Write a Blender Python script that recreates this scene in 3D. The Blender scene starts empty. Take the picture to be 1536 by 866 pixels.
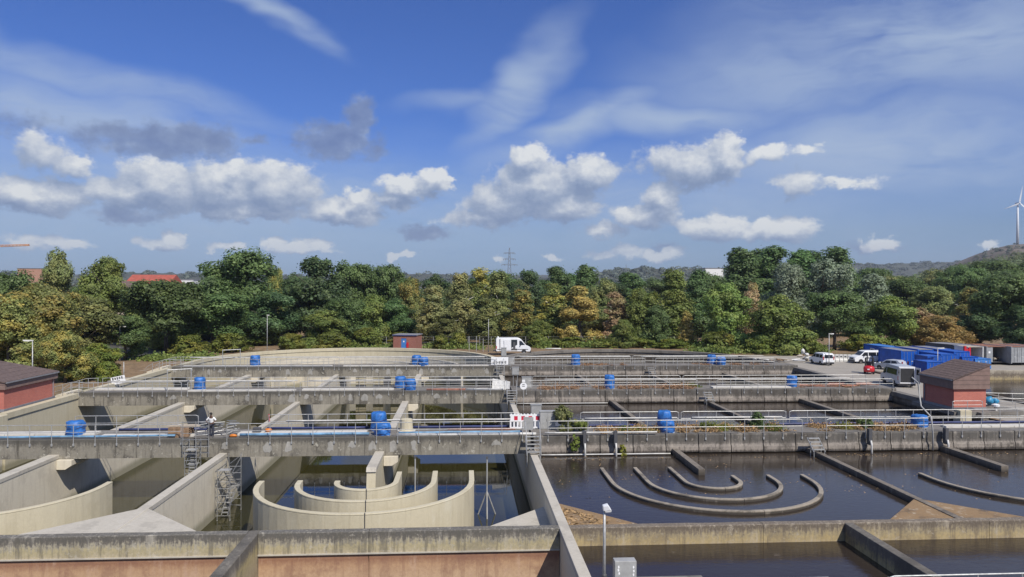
import bpy, bmesh, math, random
import numpy as np
from mathutils import Vector, Matrix
from mathutils.geometry import tessellate_polygon
PI = math.pi
scene = bpy.context.scene
COL = scene.collection
# ------------------------------------------------------------------ camera
YAW, PITCH, ROLL, CAMH, FPX = 0.0650, 0.0020, 0.0036, 12.0, 1110.0
cam_d = bpy.data.cameras.new('camera'); cam = bpy.data.objects.new('camera', cam_d); COL.objects.link(cam)
cam_d.sensor_width = 36.0; cam_d.lens = FPX / 1536 * 36.0
cam_d.clip_start = 0.5; cam_d.clip_end = 20000
_f = Vector((math.sin(YAW)*math.cos(PITCH), math.cos(YAW)*math.cos(PITCH), -math.sin(PITCH)))
_r0 = Vector((math.cos(YAW), -math.sin(YAW), 0)); _u0 = _r0.cross(_f)
_r = _r0*math.cos(ROLL) + _u0*math.sin(ROLL); _u = _u0*math.cos(ROLL) - _r0*math.sin(ROLL)
cam.matrix_world = Matrix(((_r.x, _u.x, -_f.x, 0), (_r.y, _u.y, -_f.y, 0), (_r.z, _u.z, -_f.z, CAMH), (0, 0, 0, 1)))
scene.camera = cam
scene.view_settings.view_transform = 'Standard'; scene.view_settings.look = 'None'
scene.view_settings.exposure = 0.2; scene.view_settings.gamma = 1.0
scene.cycles.max_bounces = 6; scene.cycles.diffuse_bounces = 2; scene.cycles.glossy_bounces = 3
scene.cycles.transmission_bounces = 3; scene.cycles.transparent_max_bounces = 6
scene.cycles.use_denoising = True
scene.cycles.sample_clamp_indirect = 4.0

def at(px, Y):
    """x of the point that stands Y metres in front of the camera under column px of the photograph"""
    return Y * math.tan(YAW + math.atan((px - 768) / FPX))
def dep(X, Y): return X*math.sin(YAW) + Y*math.cos(YAW)
def hz(py, X, Y): return CAMH + (431 - py) / FPX * dep(X, Y)

# ------------------------------------------------------------------ node helpers
def new_mat(name):
    m = bpy.data.materials.new(name); m.use_nodes = True
    m.node_tree.nodes.clear(); return m
class G:
    """small wrapper to write node graphs in a line each"""
    def __init__(s, nt): s.nt = nt
    def n(s, typ, **kw):
        nd = s.nt.nodes.new(typ)
        for k, v in kw.items():
            if k.startswith('i_'):
                key = k[2:]; key = int(key) if key.isdigit() else key.replace('_', ' ')
                s.put(nd.inputs[key], v)
            else: setattr(nd, k, v)
        return nd
    def put(s, sock, v):
        if isinstance(v, bpy.types.NodeSocket): s.nt.links.new(v, sock)
        elif isinstance(v, bpy.types.Node): s.nt.links.new(v.outputs[0], sock)
        else:
            if isinstance(v, (tuple, list)) and len(v) == 3 and sock.type == 'RGBA': v = (*v, 1)
            sock.default_value = v
    def math(s, op, a, b=0.0, c=None, clamp=False):
        nd = s.nt.nodes.new('ShaderNodeMath'); nd.operation = op; nd.use_clamp = clamp
        s.put(nd.inputs[0], a); s.put(nd.inputs[1], b)
        if c is not None: s.put(nd.inputs[2], c)
        return nd.outputs[0]
    def vmath(s, op, a, b=(0, 0, 0)):
        nd = s.nt.nodes.new('ShaderNodeVectorMath'); nd.operation = op
        s.put(nd.inputs[0], a); s.put(nd.inputs[1], b); return nd
    def mix(s, fac, a, b, blend='MIX'):
        nd = s.nt.nodes.new('ShaderNodeMix'); nd.data_type = 'RGBA'; nd.blend_type = blend
        s.put(nd.inputs[0], fac); s.put(nd.inputs[6], a); s.put(nd.inputs[7], b); return nd.outputs[2]
    def sstep(s, v, lo, hi, a=0.0, b=1.0):
        nd = s.nt.nodes.new('ShaderNodeMapRange'); nd.interpolation_type = 'SMOOTHSTEP'
        s.put(nd.inputs[0], v)
        for i, q in enumerate((lo, hi, a, b)): s.put(nd.inputs[i+1], q)
        return nd.outputs[0]
    def noise(s, vec, scale=1.0, detail=4.0, rough=0.55, dist=0.0, lac=2.0):
        nd = s.nt.nodes.new('ShaderNodeTexNoise')
        if vec is not None: s.put(nd.inputs['Vector'], vec)
        nd.inputs['Scale'].default_value = scale; nd.inputs['Detail'].default_value = detail
        nd.inputs['Roughness'].default_value = rough; nd.inputs['Distortion'].default_value = dist
        nd.inputs['Lacunarity'].default_value = lac
        return nd
    def mapping(s, vec, loc=(0, 0, 0), rot=(0, 0, 0), scl=(1, 1, 1), kind='POINT'):
        nd = s.nt.nodes.new('ShaderNodeMapping'); nd.vector_type = kind
        s.put(nd.inputs[0], vec); nd.inputs[1].default_value = loc; nd.inputs[2].default_value = rot; nd.inputs[3].default_value = scl
        return nd.outputs[0]
    def ramp(s, fac, stops):
        nd = s.nt.nodes.new('ShaderNodeValToRGB'); cr = nd.color_ramp
        while len(cr.elements) < len(stops): cr.elements.new(0.5)
        for e, (p, c) in zip(cr.elements, stops): e.position = p; e.color = (*c, 1)
        s.put(nd.inputs[0], fac); return nd.outputs[0]

# ------------------------------------------------------------------ sky and sun
SUN_DIR = Vector((0.47, -0.82, 1.0)).normalized()           # towards the sun: high, behind the camera on the right
SUN_EL = math.asin(SUN_DIR.z); SUN_AZ = math.atan2(SUN_DIR.x, SUN_DIR.y)
sd = bpy.data.lights.new('sun', 'SUN'); sd.energy = 4.2; sd.angle = math.radians(0.53); sd.color = (1.0, 0.94, 0.84)
sun = bpy.data.objects.new('sun', sd); COL.objects.link(sun); sun.location = (0, 0, 300)
sun.rotation_euler = SUN_DIR.to_track_quat('Z', 'Y').to_euler()

def pix_az_el(x, y):
    a = math.atan((x - 768) / FPX); e = math.atan((431 - y) / FPX * math.cos(a)); return a + YAW, e
# clouds as seen over the works: column, row, half width, half height (photo pixels), weight
CUMULUS = [(50,294,76,24,1),(110,252,26,18,.75),(62,232,36,24,.6),(195,292,62,26,1),(240,284,70,38,1),(330,286,66,42,1.05),(345,260,26,22,1),
 (410,284,74,38,1.05),(360,318,110,14,.85),(515,318,62,20,1),(538,300,28,18,1),(612,284,54,18,.95),(655,271,27,18,1),(590,304,36,14,.8),
 (246,370,30,11,.8),(262,360,17,13,1),(232,376,14,7,.7),(330,373,22,8,.8),(352,369,15,9,.9),(412,364,17,11,1),(440,371,26,11,.9),(474,370,26,11,.9),(455,378,50,6,.6),(590,383,14,7,.9),(612,381,14,8,.9),(70,362,34,10,.6),(105,366,28,9,.6),(40,372,30,8,.5),
 (800,282,76,46,1.1),(794,240,32,26,1.05),(882,262,46,30,1),(755,306,66,28,1),(850,310,56,26,1),(720,328,60,16,.85),
 (1050,250,64,36,1),(1086,235,28,38,1.1),(1000,240,50,26,.6),(1152,230,30,16,.75),(1197,272,32,20,.65),(1262,274,52,8,.5),(1212,222,22,9,.45),
 (992,298,30,28,1),(965,322,52,22,1),(905,345,46,12,.7),(1070,340,58,20,.95),(1170,344,54,20,1.05),(1120,349,70,13,.9),
 (905,381,26,9,.65),(940,377,30,11,.7),(985,382,22,10,.8),(1008,378,20,13,.9),(830,386,14,6,.7),(745,387,16,6,.6),(1308,366,18,8,.6),(1328,363,20,9,.6),(1482,366,14,7,.7)]
GREY = [(240,213,112,28,1),(290,205,60,20,.85),(505,214,74,30,1.05),(540,180,25,36,.95),(185,327,46,12,.8),(635,349,44,13,1),(45,190,50,16,.5),(990,367,24,8,.6),(380,212,22,8,.5),(1310,368,40,8,.5)]
CIRRUS = [(775,135,46,130,40,1.0),(700,160,140,20,-8,.55),(860,185,220,34,-22,1.0),(1010,165,240,34,4,.95),(1200,115,300,70,6,.85),(1400,60,360,110,8,1.0),(1330,230,380,90,4,1.0),(425,20,110,20,22,.9),(150,115,340,30,9,.75),(110,165,320,54,7,.95),(1000,300,560,90,0,.75),(300,310,900,100,0,.80)]
def chain(g, vec, val):
    """the same vector again, made to wait for val: keeps the compiled shader narrow enough to run"""
    nd = g.nt.nodes.new('ShaderNodeVectorMath'); nd.operation = 'MULTIPLY_ADD'
    g.put(nd.inputs[0], val); nd.inputs[1].default_value = (1e-9, 1e-9, 0); g.put(nd.inputs[2], vec); return nd.outputs[0]
def build_world():
    w = bpy.data.worlds.new('World'); scene.world = w; w.use_nodes = True
    w.cycles.sampling_method = 'MANUAL'; w.cycles.sample_map_resolution = 256
    nt = w.node_tree; nt.nodes.clear(); g = G(nt)
    sky = g.n('ShaderNodeTexSky', sky_type='NISHITA', sun_disc=False, sun_elevation=SUN_EL, sun_rotation=SUN_AZ, altitude=50.0, air_density=1.0, dust_density=0.5, ozone_density=5.0)
    geo = g.n('ShaderNodeTexCoord')
    sep = g.n('ShaderNodeSeparateXYZ', i_0=geo.outputs['Generated'])
    az = g.math('ARCTAN2', sep.outputs[0], sep.outputs[1])
    el = g.math('ARCSINE', sep.outputs[2])
    P = g.n('ShaderNodeCombineXYZ', i_0=az, i_1=el, i_2=0.0).outputs[0]
    def field(blobs, name, amp, nscale, rnd=None):
        """how deep a direction lies inside a cloud: lens shapes pulled about by noise; with rnd, clouds anywhere along the horizon"""
        ng = bpy.data.node_groups.new(name, 'ShaderNodeTree')
        ng.interface.new_socket('P', in_out='INPUT', socket_type='NodeSocketVector')
        ng.interface.new_socket('F', in_out='OUTPUT', socket_type='NodeSocketFloat')
        h = G(ng); gi = ng.nodes.new('NodeGroupInput'); go = ng.nodes.new('NodeGroupOutput')
        p = gi.outputs[0]; acc = None
        if rnd is None:
            wn = h.noise(h.mapping(p, scl=(1, 1.3, 1)), 34, 4, .6)
            q = h.vmath('ADD', p, h.vmath('MULTIPLY', h.vmath('SUBTRACT', wn.outputs['Color'], (.5, .5, .5)).outputs[0], (.046, .032, 0)).outputs[0]).outputs[0]
            for x, y, rx, ry, wt in blobs:
                a, e = pix_az_el(x, y)
                mp = h.mapping(q, loc=(a, e, 0), scl=(rx*1.12/FPX, ry*1.10/FPX, 1), kind='TEXTURE')
                v = h.math('MULTIPLY_ADD', h.vmath('LENGTH', mp).outputs[1], -wt, wt)
                acc = v if acc is None else h.math('SMOOTH_MAX', acc, v, .12)
                q = chain(h, q, acc)
        else:
            rn = h.noise(h.mapping(p, scl=(1, 2.6, 1)), rnd, 2, .5).outputs[0]; s2 = h.n('ShaderNodeSeparateXYZ', i_0=p)
            band = h.math('MULTIPLY', h.sstep(s2.outputs[1], .03, .07), h.sstep(s2.outputs[1], .27, .16))
            acc = h.math('MULTIPLY_ADD', h.math('MULTIPLY', h.math('SUBTRACT', rn, .49), 6.0), band, h.math('SUBTRACT', band, 1.0))
        n1 = h.noise(h.mapping(p, scl=(1, 1.25, 1)), nscale, 7, .63).outputs[0]
        h.put(go.inputs[0], h.math('MULTIPLY_ADD', h.math('SUBTRACT', n1, .5), amp, acc))
        return ng
    def use(ng, vec):
        nd = nt.nodes.new('ShaderNodeGroup'); nd.node_tree = ng; g.put(nd.inputs[0], vec); return nd.outputs[0]
    hs = g.n('ShaderNodeHueSaturation', i_Color=sky, i_Saturation=SKY_SAT, i_Value=SKY_VAL)
    low = g.ramp(g.math('MULTIPLY', g.math('ABSOLUTE', el), 5.0), [(0, (.90, .93, .95)), (.18, (1.0, .98, .90)), (.35, (1.14, 1.0, .81)), (.9, (1.08, 1.04, 1))])
    blue = g.mix(1.0, g.mix(1.0, hs, SKY_TINT, 'MULTIPLY'), low, 'MULTIPLY')
    K = SKY_K
    def veil(c, cs, Pc):
        st = g.noise(g.mapping(Pc, rot=(0, 0, .10), scl=(2.0, 11, 1)), 2.0, 5, .62).outputs[0]
        st2 = g.noise(g.mapping(Pc, scl=(1, 2.0, 1)), 5, 4, .6).outputs[0]
        ci = g.math('MULTIPLY', cs, g.sstep(g.math('ADD', g.math('MULTIPLY', st, .5), g.math('MULTIPLY', st2, .5)), .20, .58), clamp=True)
        return g.mix(g.math('MULTIPLY', ci, .85), c, tuple(x*K for x in (.46, .57, .75)))
    def heaps(c, F, F2):
        ac = g.math('MULTIPLY', g.sstep(F, -.03, .33), g.sstep(el, .03, .09, .70, .95))
        lc = g.math('ADD', g.math('MULTIPLY_ADD', g.math('SUBTRACT', F, F2), .80, .36), g.math('MULTIPLY', g.sstep(F, .5, .0), .10), clamp=True)
        cc = g.ramp(lc, [(0, (.24, .32, .50)), (.35, (.36, .44, .60)), (.62, (.55, .61, .72)), (1, (.86, .88, .89))])
        return g.mix(ac, c, g.mix(1, cc, (K, K, K), 'MULTIPLY'))
    up = (.007, .020, 0)
    # part of the sky the photograph shows
    wn = g.noise(g.mapping(P, scl=(1, 2.0, 1)), 5, 3, .5).outputs['Color']
    Pc = g.vmath('ADD', P, g.vmath('MULTIPLY', g.vmath('SUBTRACT', wn, (.5, .5, .5)).outputs[0], (.13, .10, 0)).outputs[0]).outputs[0]
    Pc2 = Pc; cs = None
    for x, y, rx, ry, rot, wt in CIRRUS:
        a, e = pix_az_el(x, y)
        mp = g.mapping(Pc2, loc=(a, e, 0), rot=(0, 0, -math.radians(rot)), scl=(rx*1.15/FPX, ry*1.3/FPX, 1), kind='TEXTURE')
        v = g.math('MULTIPLY', g.sstep(g.vmath('LENGTH', mp).outputs[1], 1.0, 0.0), wt)
        cs = v if cs is None else g.math('MAXIMUM', cs, v)
        Pc2 = chain(g, Pc2, cs)
    azd = g.math('ABSOLUTE', g.math('SUBTRACT', az, YAW))
    edge = g.math('MAXIMUM', g.sstep(azd, .60, .72), g.sstep(el, .40, .50))
    cs = g.math('MULTIPLY_ADD', g.math('SUBTRACT', .4, cs), edge, cs)
    c = veil(blue, cs, Pc)
    gr = field(GREY, 'grey_field', 1.2, 38); Gf = use(gr, P)
    gn = g.noise(g.mapping(P, scl=(1, 1.3, 1)), 40, 4, .55).outputs[0]
    gc = g.ramp(g.math('ADD', g.math('MULTIPLY', Gf, -.25), g.math('MULTIPLY_ADD', gn, 1.3, -.05)), [(.2, (.175, .235, .42)), (.55, (.235, .305, .49)), (.9, (.42, .50, .66))])
    c = g.mix(g.math('MULTIPLY', g.sstep(Gf, -.05, .55), .80), c, g.mix(1, gc, (K, K, K), 'MULTIPLY'))
    cu = field(CUMULUS, 'cumulus_field', 1.05, 34)
    c = heaps(c, use(cu, P), use(cu, g.vmath('ADD', P, up).outputs[0]))
    front = g.n('ShaderNodeBackground', i_Color=c, i_Strength=SKY_STR)
    # the rest of it: the same sort of sky without the particular clouds
    rf = field([], 'horizon_field', 1.05, 34, 7)
    c2 = heaps(veil(blue, .4, Pc), use(rf, P), use(rf, g.vmath('ADD', P, up).outputs[0]))
    rest = g.n('ShaderNodeBackground', i_Color=c2, i_Strength=SKY_STR)
    win = g.math('MULTIPLY', g.math('LESS_THAN', azd, .73), g.math('MULTIPLY', g.math('LESS_THAN', el, .51), g.math('GREATER_THAN', el, -.03)))
    mx = g.n('ShaderNodeMixShader', i_0=win); g.put(mx.inputs[1], rest.outputs[0]); g.put(mx.inputs[2], front.outputs[0])
    out = g.n('ShaderNodeOutputWorld'); g.put(out.inputs[0], mx.outputs[0])
SKY_STR = 0.15
SKY_K = 0.80/SKY_STR                          # brightest cloud, as radiance
SKY_SAT, SKY_VAL, SKY_TINT = 1.10, 0.36, (0.81, 1.03, 1.74)
build_world()

# ------------------------------------------------------------------ mesh helpers
class MB:
    def __init__(s): s.v = []; s.f = []
    def add(s, vs, fs):
        o = len(s.v); s.v += [tuple(p) for p in vs]; s.f += [tuple(i + o for i in f) for f in fs]; return s
    def box(s, x0, x1, y0, y1, z0, z1):
        return s.add([(x0,y0,z0),(x1,y0,z0),(x1,y1,z0),(x0,y1,z0),(x0,y0,z1),(x1,y0,z1),(x1,y1,z1),(x0,y1,z1)],
                     [(3,2,1,0),(4,5,6,7),(0,1,5,4),(1,2,6,5),(2,3,7,6),(3,0,4,7)])
    def prism(s, poly, z0, z1):
        """poly counter-clockwise in xy; z0/z1 numbers or lists"""
        n = len(poly); a = z0 if isinstance(z0, (list, tuple)) else [z0]*n; b = z1 if isinstance(z1, (list, tuple)) else [z1]*n
        vs = [(x, y, a[i]) for i, (x, y) in enumerate(poly)] + [(x, y, b[i]) for i, (x, y) in enumerate(poly)]
        return s.add(vs, [tuple(range(n-1, -1, -1)), tuple(range(n, 2*n))] + [(i, (i+1) % n, n+(i+1) % n, n+i) for i in range(n)])
    def extrude_x(s, poly, x0, x1):
        """poly in (y, z)"""
        n = len(poly)
        return s.add([(x0, y, z) for y, z in poly] + [(x1, y, z) for y, z in poly], [tuple(range(n)), tuple(range(2*n-1, n-1, -1))] + [(i, n+i, n+(i+1) % n, (i+1) % n) for i in range(n)])
    def extrude_y(s, poly, y0, y1):
        """poly in (x, z)"""
        n = len(poly)
        return s.add([(x, y0, z) for x, z in poly] + [(x, y1, z) for x, z in poly], [tuple(range(n-1, -1, -1)), tuple(range(n, 2*n))] + [(i, (i+1) % n, n+(i+1) % n, n+i) for i in range(n)])
    def tube(s, pts, r, n=6, caps=True):
        pts = [Vector(p) for p in pts]; rr = r if isinstance(r, (list, tuple)) else [r]*len(pts)
        vs, fs = [], []
        for i, p in enumerate(pts):
            d = (pts[min(i+1, len(pts)-1)] - pts[max(i-1, 0)]).normalized()
            a = Vector((0, 0, 1)) if abs(d.z) < .9 else Vector((1, 0, 0))
            u = d.cross(a).normalized(); w = d.cross(u)
            for k in range(n):
                t = 2*PI*k/n; vs.append(p + (u*math.cos(t) + w*math.sin(t))*rr[i])
            if i:
                for k in range(n): fs.append(((i-1)*n+k, i*n+k, i*n+(k+1) % n, (i-1)*n+(k+1) % n))
        if caps: fs += [tuple(range(n)), tuple(range(len(pts)*n-1, len(pts)*n-n-1, -1))]
        return s.add(vs, fs)
    def lathe(s, prof, n=16, c=(0, 0)):
        """prof: (r, z) from bottom to top, closed with caps"""
        vs, fs = [], []
        for r, z in prof:
            for k in range(n): t = 2*PI*k/n; vs.append((c[0]+r*math.cos(t), c[1]+r*math.sin(t), z))
        for i in range(len(prof)-1):
            for k in range(n): fs.append((i*n+k, i*n+(k+1) % n, (i+1)*n+(k+1) % n, (i+1)*n+k))
        fs += [tuple(range(n-1, -1, -1)), tuple(range((len(prof)-1)*n, len(prof)*n))]
        return s.add(vs, fs)
    def strip(s, line, half, z0, z1):
        """a wall of constant thickness that follows a line in plan"""
        n = len(line); L, R = [], []
        for i, p in enumerate(line):
            a = Vector(line[max(i-1, 0)]); b = Vector(line[min(i+1, n-1)]); d = (b - a).normalized(); q = Vector((-d.y, d.x))
            L.append(Vector(p) + q*half); R.append(Vector(p) - q*half)
        vs = []
        for l, r in zip(L, R): vs += [(l.x, l.y, z0), (r.x, r.y, z0), (r.x, r.y, z1), (l.x, l.y, z1)]
        fs = [(0, 1, 2, 3), ((n-1)*4+3, (n-1)*4+2, (n-1)*4+1, (n-1)*4)]
        for i in range(n-1):
            a, b = i*4, i*4+4
            for k in range(4): fs.append((a+k, b+k, b+(k+1) % 4, a+(k+1) % 4))
        return s.add(vs, fs)
    def blob(s, c, r, seed=0, n=8, m=6, amp=.2):
        rn = random.Random(seed); vs, fs = [], []
        for i in range(1, m):
            for k in range(n):
                t = PI*i/m; p = 2*PI*k/n; q = 1 + rn.uniform(-amp, amp)
                vs.append((c[0]+r[0]*math.sin(t)*math.cos(p)*q, c[1]+r[1]*math.sin(t)*math.sin(p)*q, c[2]+r[2]*math.cos(t)*q))
        vs += [(c[0], c[1], c[2]+r[2]), (c[0], c[1], c[2]-r[2])]
        for i in range(m-2):
            for k in range(n): fs.append((i*n+k, (i+1)*n+k, (i+1)*n+(k+1) % n, i*n+(k+1) % n))
        a = len(vs)-2
        for k in range(n): fs += [(a, k, (k+1) % n), (a+1, (m-2)*n+(k+1) % n, (m-2)*n+k)]
        return s.add(vs, fs)
    def mesh(s, name, smooth=False):
        me = bpy.data.meshes.new(name); me.from_pydata(s.v, [], s.f)
        bm = bmesh.new(); bm.from_mesh(me); bmesh.ops.recalc_face_normals(bm, faces=bm.faces); bm.to_mesh(me); bm.free()
        if smooth:
            for p in me.polygons: p.use_smooth = True
        return me
    def part(s, name, mat, parent=None, smooth=False, loc=None, bevel=0):
        me = s.mesh(name, smooth); me.materials.append(M[mat] if isinstance(mat, str) else mat)
        return link(name, me, parent, loc, bevel)
    def solo(s, name, mat, label, cat, group=None, smooth=False, bevel=0, kind=None):
        """a thing that is one mesh; its origin goes to the middle of its underside"""
        a = np.array(s.v); c = (a.min(0) + a.max(0))/2; c[2] = a[:, 2].min(); s.v = [tuple(p) for p in a - c]
        o = s.part(name, mat, None, smooth, tuple(c), bevel); tag(o, label, cat, group, kind); return o
def link(name, me, parent=None, loc=None, bevel=0):
    o = bpy.data.objects.new(name, me); COL.objects.link(o)
    if parent is not None: o.parent = parent
    if loc is not None: o.location = loc
    if bevel:
        b = o.modifiers.new('bevel', 'BEVEL'); b.width = bevel; b.segments = 2; b.limit_method = 'ANGLE'; b.angle_limit = .7
    return o
def tag(o, label=None, cat=None, group=None, kind=None):
    if label: o['label'] = label
    if cat: o['category'] = cat
    if group: o['group'] = group
    if kind: o['kind'] = kind
    return o
def thing(name, label, cat, loc=(0, 0, 0), rz=0.0, group=None):
    o = bpy.data.objects.new(name, None); o.empty_display_size = .3; COL.objects.link(o)
    o.location = loc; o.rotation_euler = (0, 0, rz); return tag(o, label, cat, group)
def copy_thing(src, loc, rz=None, label=None, scale=None):
    r = src.copy(); COL.objects.link(r); r.location = loc
    if rz is not None: r.rotation_euler = (0, 0, rz)
    if scale is not None: r.scale = scale
    if label: r['label'] = label
    for ch in src.children:
        c = ch.copy(); COL.objects.link(c); c.parent = r
        for gch in ch.children:
            d = gch.copy(); COL.objects.link(d); d.parent = c
    return r
def setting(o): o['kind'] = 'structure'; return o
def arc(cx, cy, r, a0, a1, n): return [(cx + r*math.cos(a0+(a1-a0)*i/n), cy + r*math.sin(a0+(a1-a0)*i/n)) for i in range(n+1)]
# ------------------------------------------------------------------ materials
M = {}
def plain(name, col, rough=.6, metal=0.0, var=.12, scale=3.0, bump=0.0):
    m = new_mat(name); g = G(m.node_tree)
    tc = g.n('ShaderNodeTexCoord').outputs['Object']
    n1 = g.noise(tc, scale, 5, .6).outputs[0]
    lo = tuple(c*(1-var) for c in col); hi = tuple(min(1, c*(1+var)) for c in col)
    c = g.mix(g.sstep(n1, .3, .7), lo, hi)
    b = g.n('ShaderNodeBsdfPrincipled', i_Base_Color=c, i_Roughness=rough, i_Metallic=metal)
    if bump:
        bp = g.n('ShaderNodeBump', i_Strength=bump, i_Distance=.02, i_Height=g.noise(tc, scale*6, 5, .6).outputs[0]); g.put(b.inputs['Normal'], bp.outputs[0])
    out = g.n('ShaderNodeOutputMaterial'); g.put(out.inputs[0], b.outputs[0]); M[name] = m; return m
def concrete(name, base, dark, light, streak=.5, blotch=.5, top=None, rough=.9, sx=1.0, bands=None, fleck=0.0, rag=.55, tide=None):
    """weathered concrete: runs of dirt down the faces, blotches and grain. top=(z, depth, colour): lichen along the upper edge.
    bands: list of (z, colour) from low to high, blended with ragged edges: paint and water marks that belong to the wall"""
    m = new_mat(name); g = G(m.node_tree)
    pos = g.n('ShaderNodeNewGeometry').outputs['Position']
    st = g.noise(g.mapping(pos, scl=(1.7*sx, 1.7*sx, .16)), 1.6, 6, .68).outputs[0]
    st2 = g.noise(g.mapping(pos, scl=(7.5*sx, 7.5*sx, .8)), 1.3, 7, .74).outputs[0]
    bl = g.noise(pos, .55, 7, .68).outputs[0]
    fi = g.noise(pos, 7.0, 6, .7).outputs[0]
    z = g.n('ShaderNodeSeparateXYZ', i_0=pos).outputs[2]
    if bands:
        zz = g.math('ADD', z, g.math('ADD', g.math('MULTIPLY', g.math('SUBTRACT', st2, .5), rag), g.math('MULTIPLY', g.math('SUBTRACT', fi, .5), rag*.6)))
        z0, z1 = bands[0][0], bands[-1][0]
        c = g.ramp(g.math('DIVIDE', g.math('SUBTRACT', zz, z0), z1 - z0), [((q[0]-z0)/(z1-z0), q[1]) for q in bands])
    else: c = base
    c = g.mix(g.math('MULTIPLY', g.sstep(st, .51, .64), streak), c, dark)
    c = g.mix(g.math('MULTIPLY', g.sstep(bl, .51, .62), blotch), c, dark)
    c = g.mix(g.math('MULTIPLY', g.sstep(g.math('ADD', g.math('MULTIPLY', bl, .5), g.math('MULTIPLY', st, .5)), .47, .36), .6), c, light)
    c = g.mix(g.sstep(fi, .25, .75, .0, .30), c, dark)
    if tide:
        tz, td, tcol = tide
        e = g.math('ADD', z, g.math('MULTIPLY', g.math('SUBTRACT', st2, .5), td*1.2))
        c = g.mix(g.math('MULTIPLY', g.sstep(e, tz+td, tz), .75), c, tcol)
    if fleck: c = g.mix(g.math('MULTIPLY', g.sstep(g.noise(pos, 2.2, 6, .72).outputs[0], .58, .66), fleck), c, light)
    if top:
        tz, td, tcol = top
        e = g.math('ADD', z, g.math('ADD', g.math('MULTIPLY', g.math('SUBTRACT', st2, .5), td*1.6), g.math('MULTIPLY', g.math('SUBTRACT', fi, .5), td*.8)))
        c = g.mix(g.math('MULTIPLY', g.sstep(e, tz-td, tz-td*.25), .85), c, tcol)
    b = g.n('ShaderNodeBsdfPrincipled', i_Base_Color=c, i_Roughness=rough)
    bp = g.n('ShaderNodeBump', i_Strength=.35, i_Distance=.03, i_Height=g.math('ADD', fi, g.math('MULTIPLY', bl, .6))); g.put(b.inputs['Normal'], bp.outputs[0])
    out = g.n('ShaderNodeOutputMaterial'); g.put(out.inputs[0], b.outputs[0]); M[name] = m; return m
concrete('concrete_pale', (.65, .59, .465), (.46, .41, .32), (.64, .60, .49), .40, .35, tide=(-3.6, .55, (.20, .19, .12)))
concrete('concrete_cream', (.54, .485, .35), (.42, .37, .255), (.59, .55, .43), .45, .35, tide=(-3.65, .45, (.22, .20, .12)))
concrete('coping', (.50, .46, .385), (.31, .285, .24), (.56, .53, .46), .2, .45)
concrete('deck_face', (.26, .237, .19), (.078, .070, .057), (.48, .45, .375), .80, .80, top=(1.05, .60, (.072, .067, .058)), fleck=.85)
concrete('deck_face_wet', (.215, .19, .155), (.064, .055, .045), (.40, .355, .295), .80, .75, bands=[(-.5, (.045, .038, .032)), (-.28, (.07, .058, .05)), (-.10, (.30, .26, .22)), (.22, (.25, .22, .19)), (.5, (.115, .105, .092)), (1.1, (.11, .103, .092))], fleck=.5, rag=.7)
concrete('deck_top', (.19, .175, .155), (.095, .085, .075), (.30, .285, .26), .2, .7)
concrete('slab_white', (.60, .575, .52), (.42, .40, .36), (.66, .64, .60), .2, .5)
concrete('end_wall', (.4, .36, .28), (.115, .105, .085), (.52, .48, .40), .6, .35,
         bands=[(-1.25, (.50, .43, .31)), (-.72, (.46, .39, .22)), (-.50, (.40, .36, .27)), (-.30, (.145, .13, .11)), (-.05, (.10, .095, .085)), (.16, (.24, .22, .19)), (.4, (.42, .39, .34))], rag=1.35, fleck=.45)
concrete('end_wall_wet', (.4, .36, .28), (.125, .10, .075), (.50, .44, .34), .55, .40,
         bands=[(-1.2, (.44, .37, .27)), (-.8, (.45, .345, .165)), (-.5, (.38, .31, .18)), (-.28, (.22, .18, .125)), (-.08, (.12, .095, .07)), (.14, (.28, .24, .19)), (.4, (.42, .37, .29))], rag=1.3, fleck=.45)
concrete('red_wall', (.4, .2, .14), (.23, .115, .08), (.55, .38, .28), .35, .45,
         bands=[(-4.5, (.50, .36, .26)), (-2.3, (.55, .385, .245)), (-1.7, (.49, .31, .18)), (-1.35, (.30, .155, .09)), (-1.0, (.44, .265, .165))], rag=.35)
concrete('lichen_wall', (.2, .18, .15), (.075, .068, .058), (.38, .34, .27), .6, .75,
         bands=[(-3.0, (.28, .22, .15)), (-1.3, (.40, .33, .20)), (-.75, (.40, .33, .16)), (-.40, (.15, .13, .105)), (-.05, (.12, .108, .09)), (.2, (.22, .20, .17))], rag=.9, fleck=.3)
concrete('wet_wall', (.20, .17, .135), (.065, .055, .044), (.30, .26, .21), .5, .6, bands=[(-.55, (.035, .030, .024)), (-.34, (.05, .042, .034)), (-.24, (.11, .092, .072)), (-.05, (.21, .18, .145))], rag=.3)
concrete('kerb_top', (.33, .285, .225), (.09, .078, .062), (.44, .39, .32), .2, .7)
concrete('mended', (.36, .345, .31), (.20, .19, .17), (.46, .44, .40), .5, .6)
concrete('algae_slab', (.30, .19, .085), (.085, .060, .034), (.50, .41, .29), .0, .85, rough=.6, fleck=.9)
concrete('tank_floor', (.10, .09, .06), (.05, .045, .03), (.12, .11, .08), 0, .6)
concrete('yard_paving', (.33, .30, .255), (.24, .215, .18), (.39, .36, .31), 0, .5)
concrete('asphalt', (.075, .072, .07), (.05, .05, .05), (.095, .09, .088), 0, .5)
plain('steel', (.38, .38, .37), .45, .6, .15)
plain('galvanised', (.42, .42, .41), .5, .35, .2, 6)
plain('grey_paint', (.34, .34, .33), .5, 0, .12)
plain('dark_grey', (.075, .075, .08), .6)
plain('white_pipe', (.54, .53, .50), .5, 0, .15)
plain('blue_hose', (.15, .29, .44), .5, 0, .3, 1.5)
plain('dark_blue', (.030, .042, .13), .5, 0, .3, .6)
plain('orange_pipe', (.46, .20, .13), .6, 0, .2)
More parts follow.
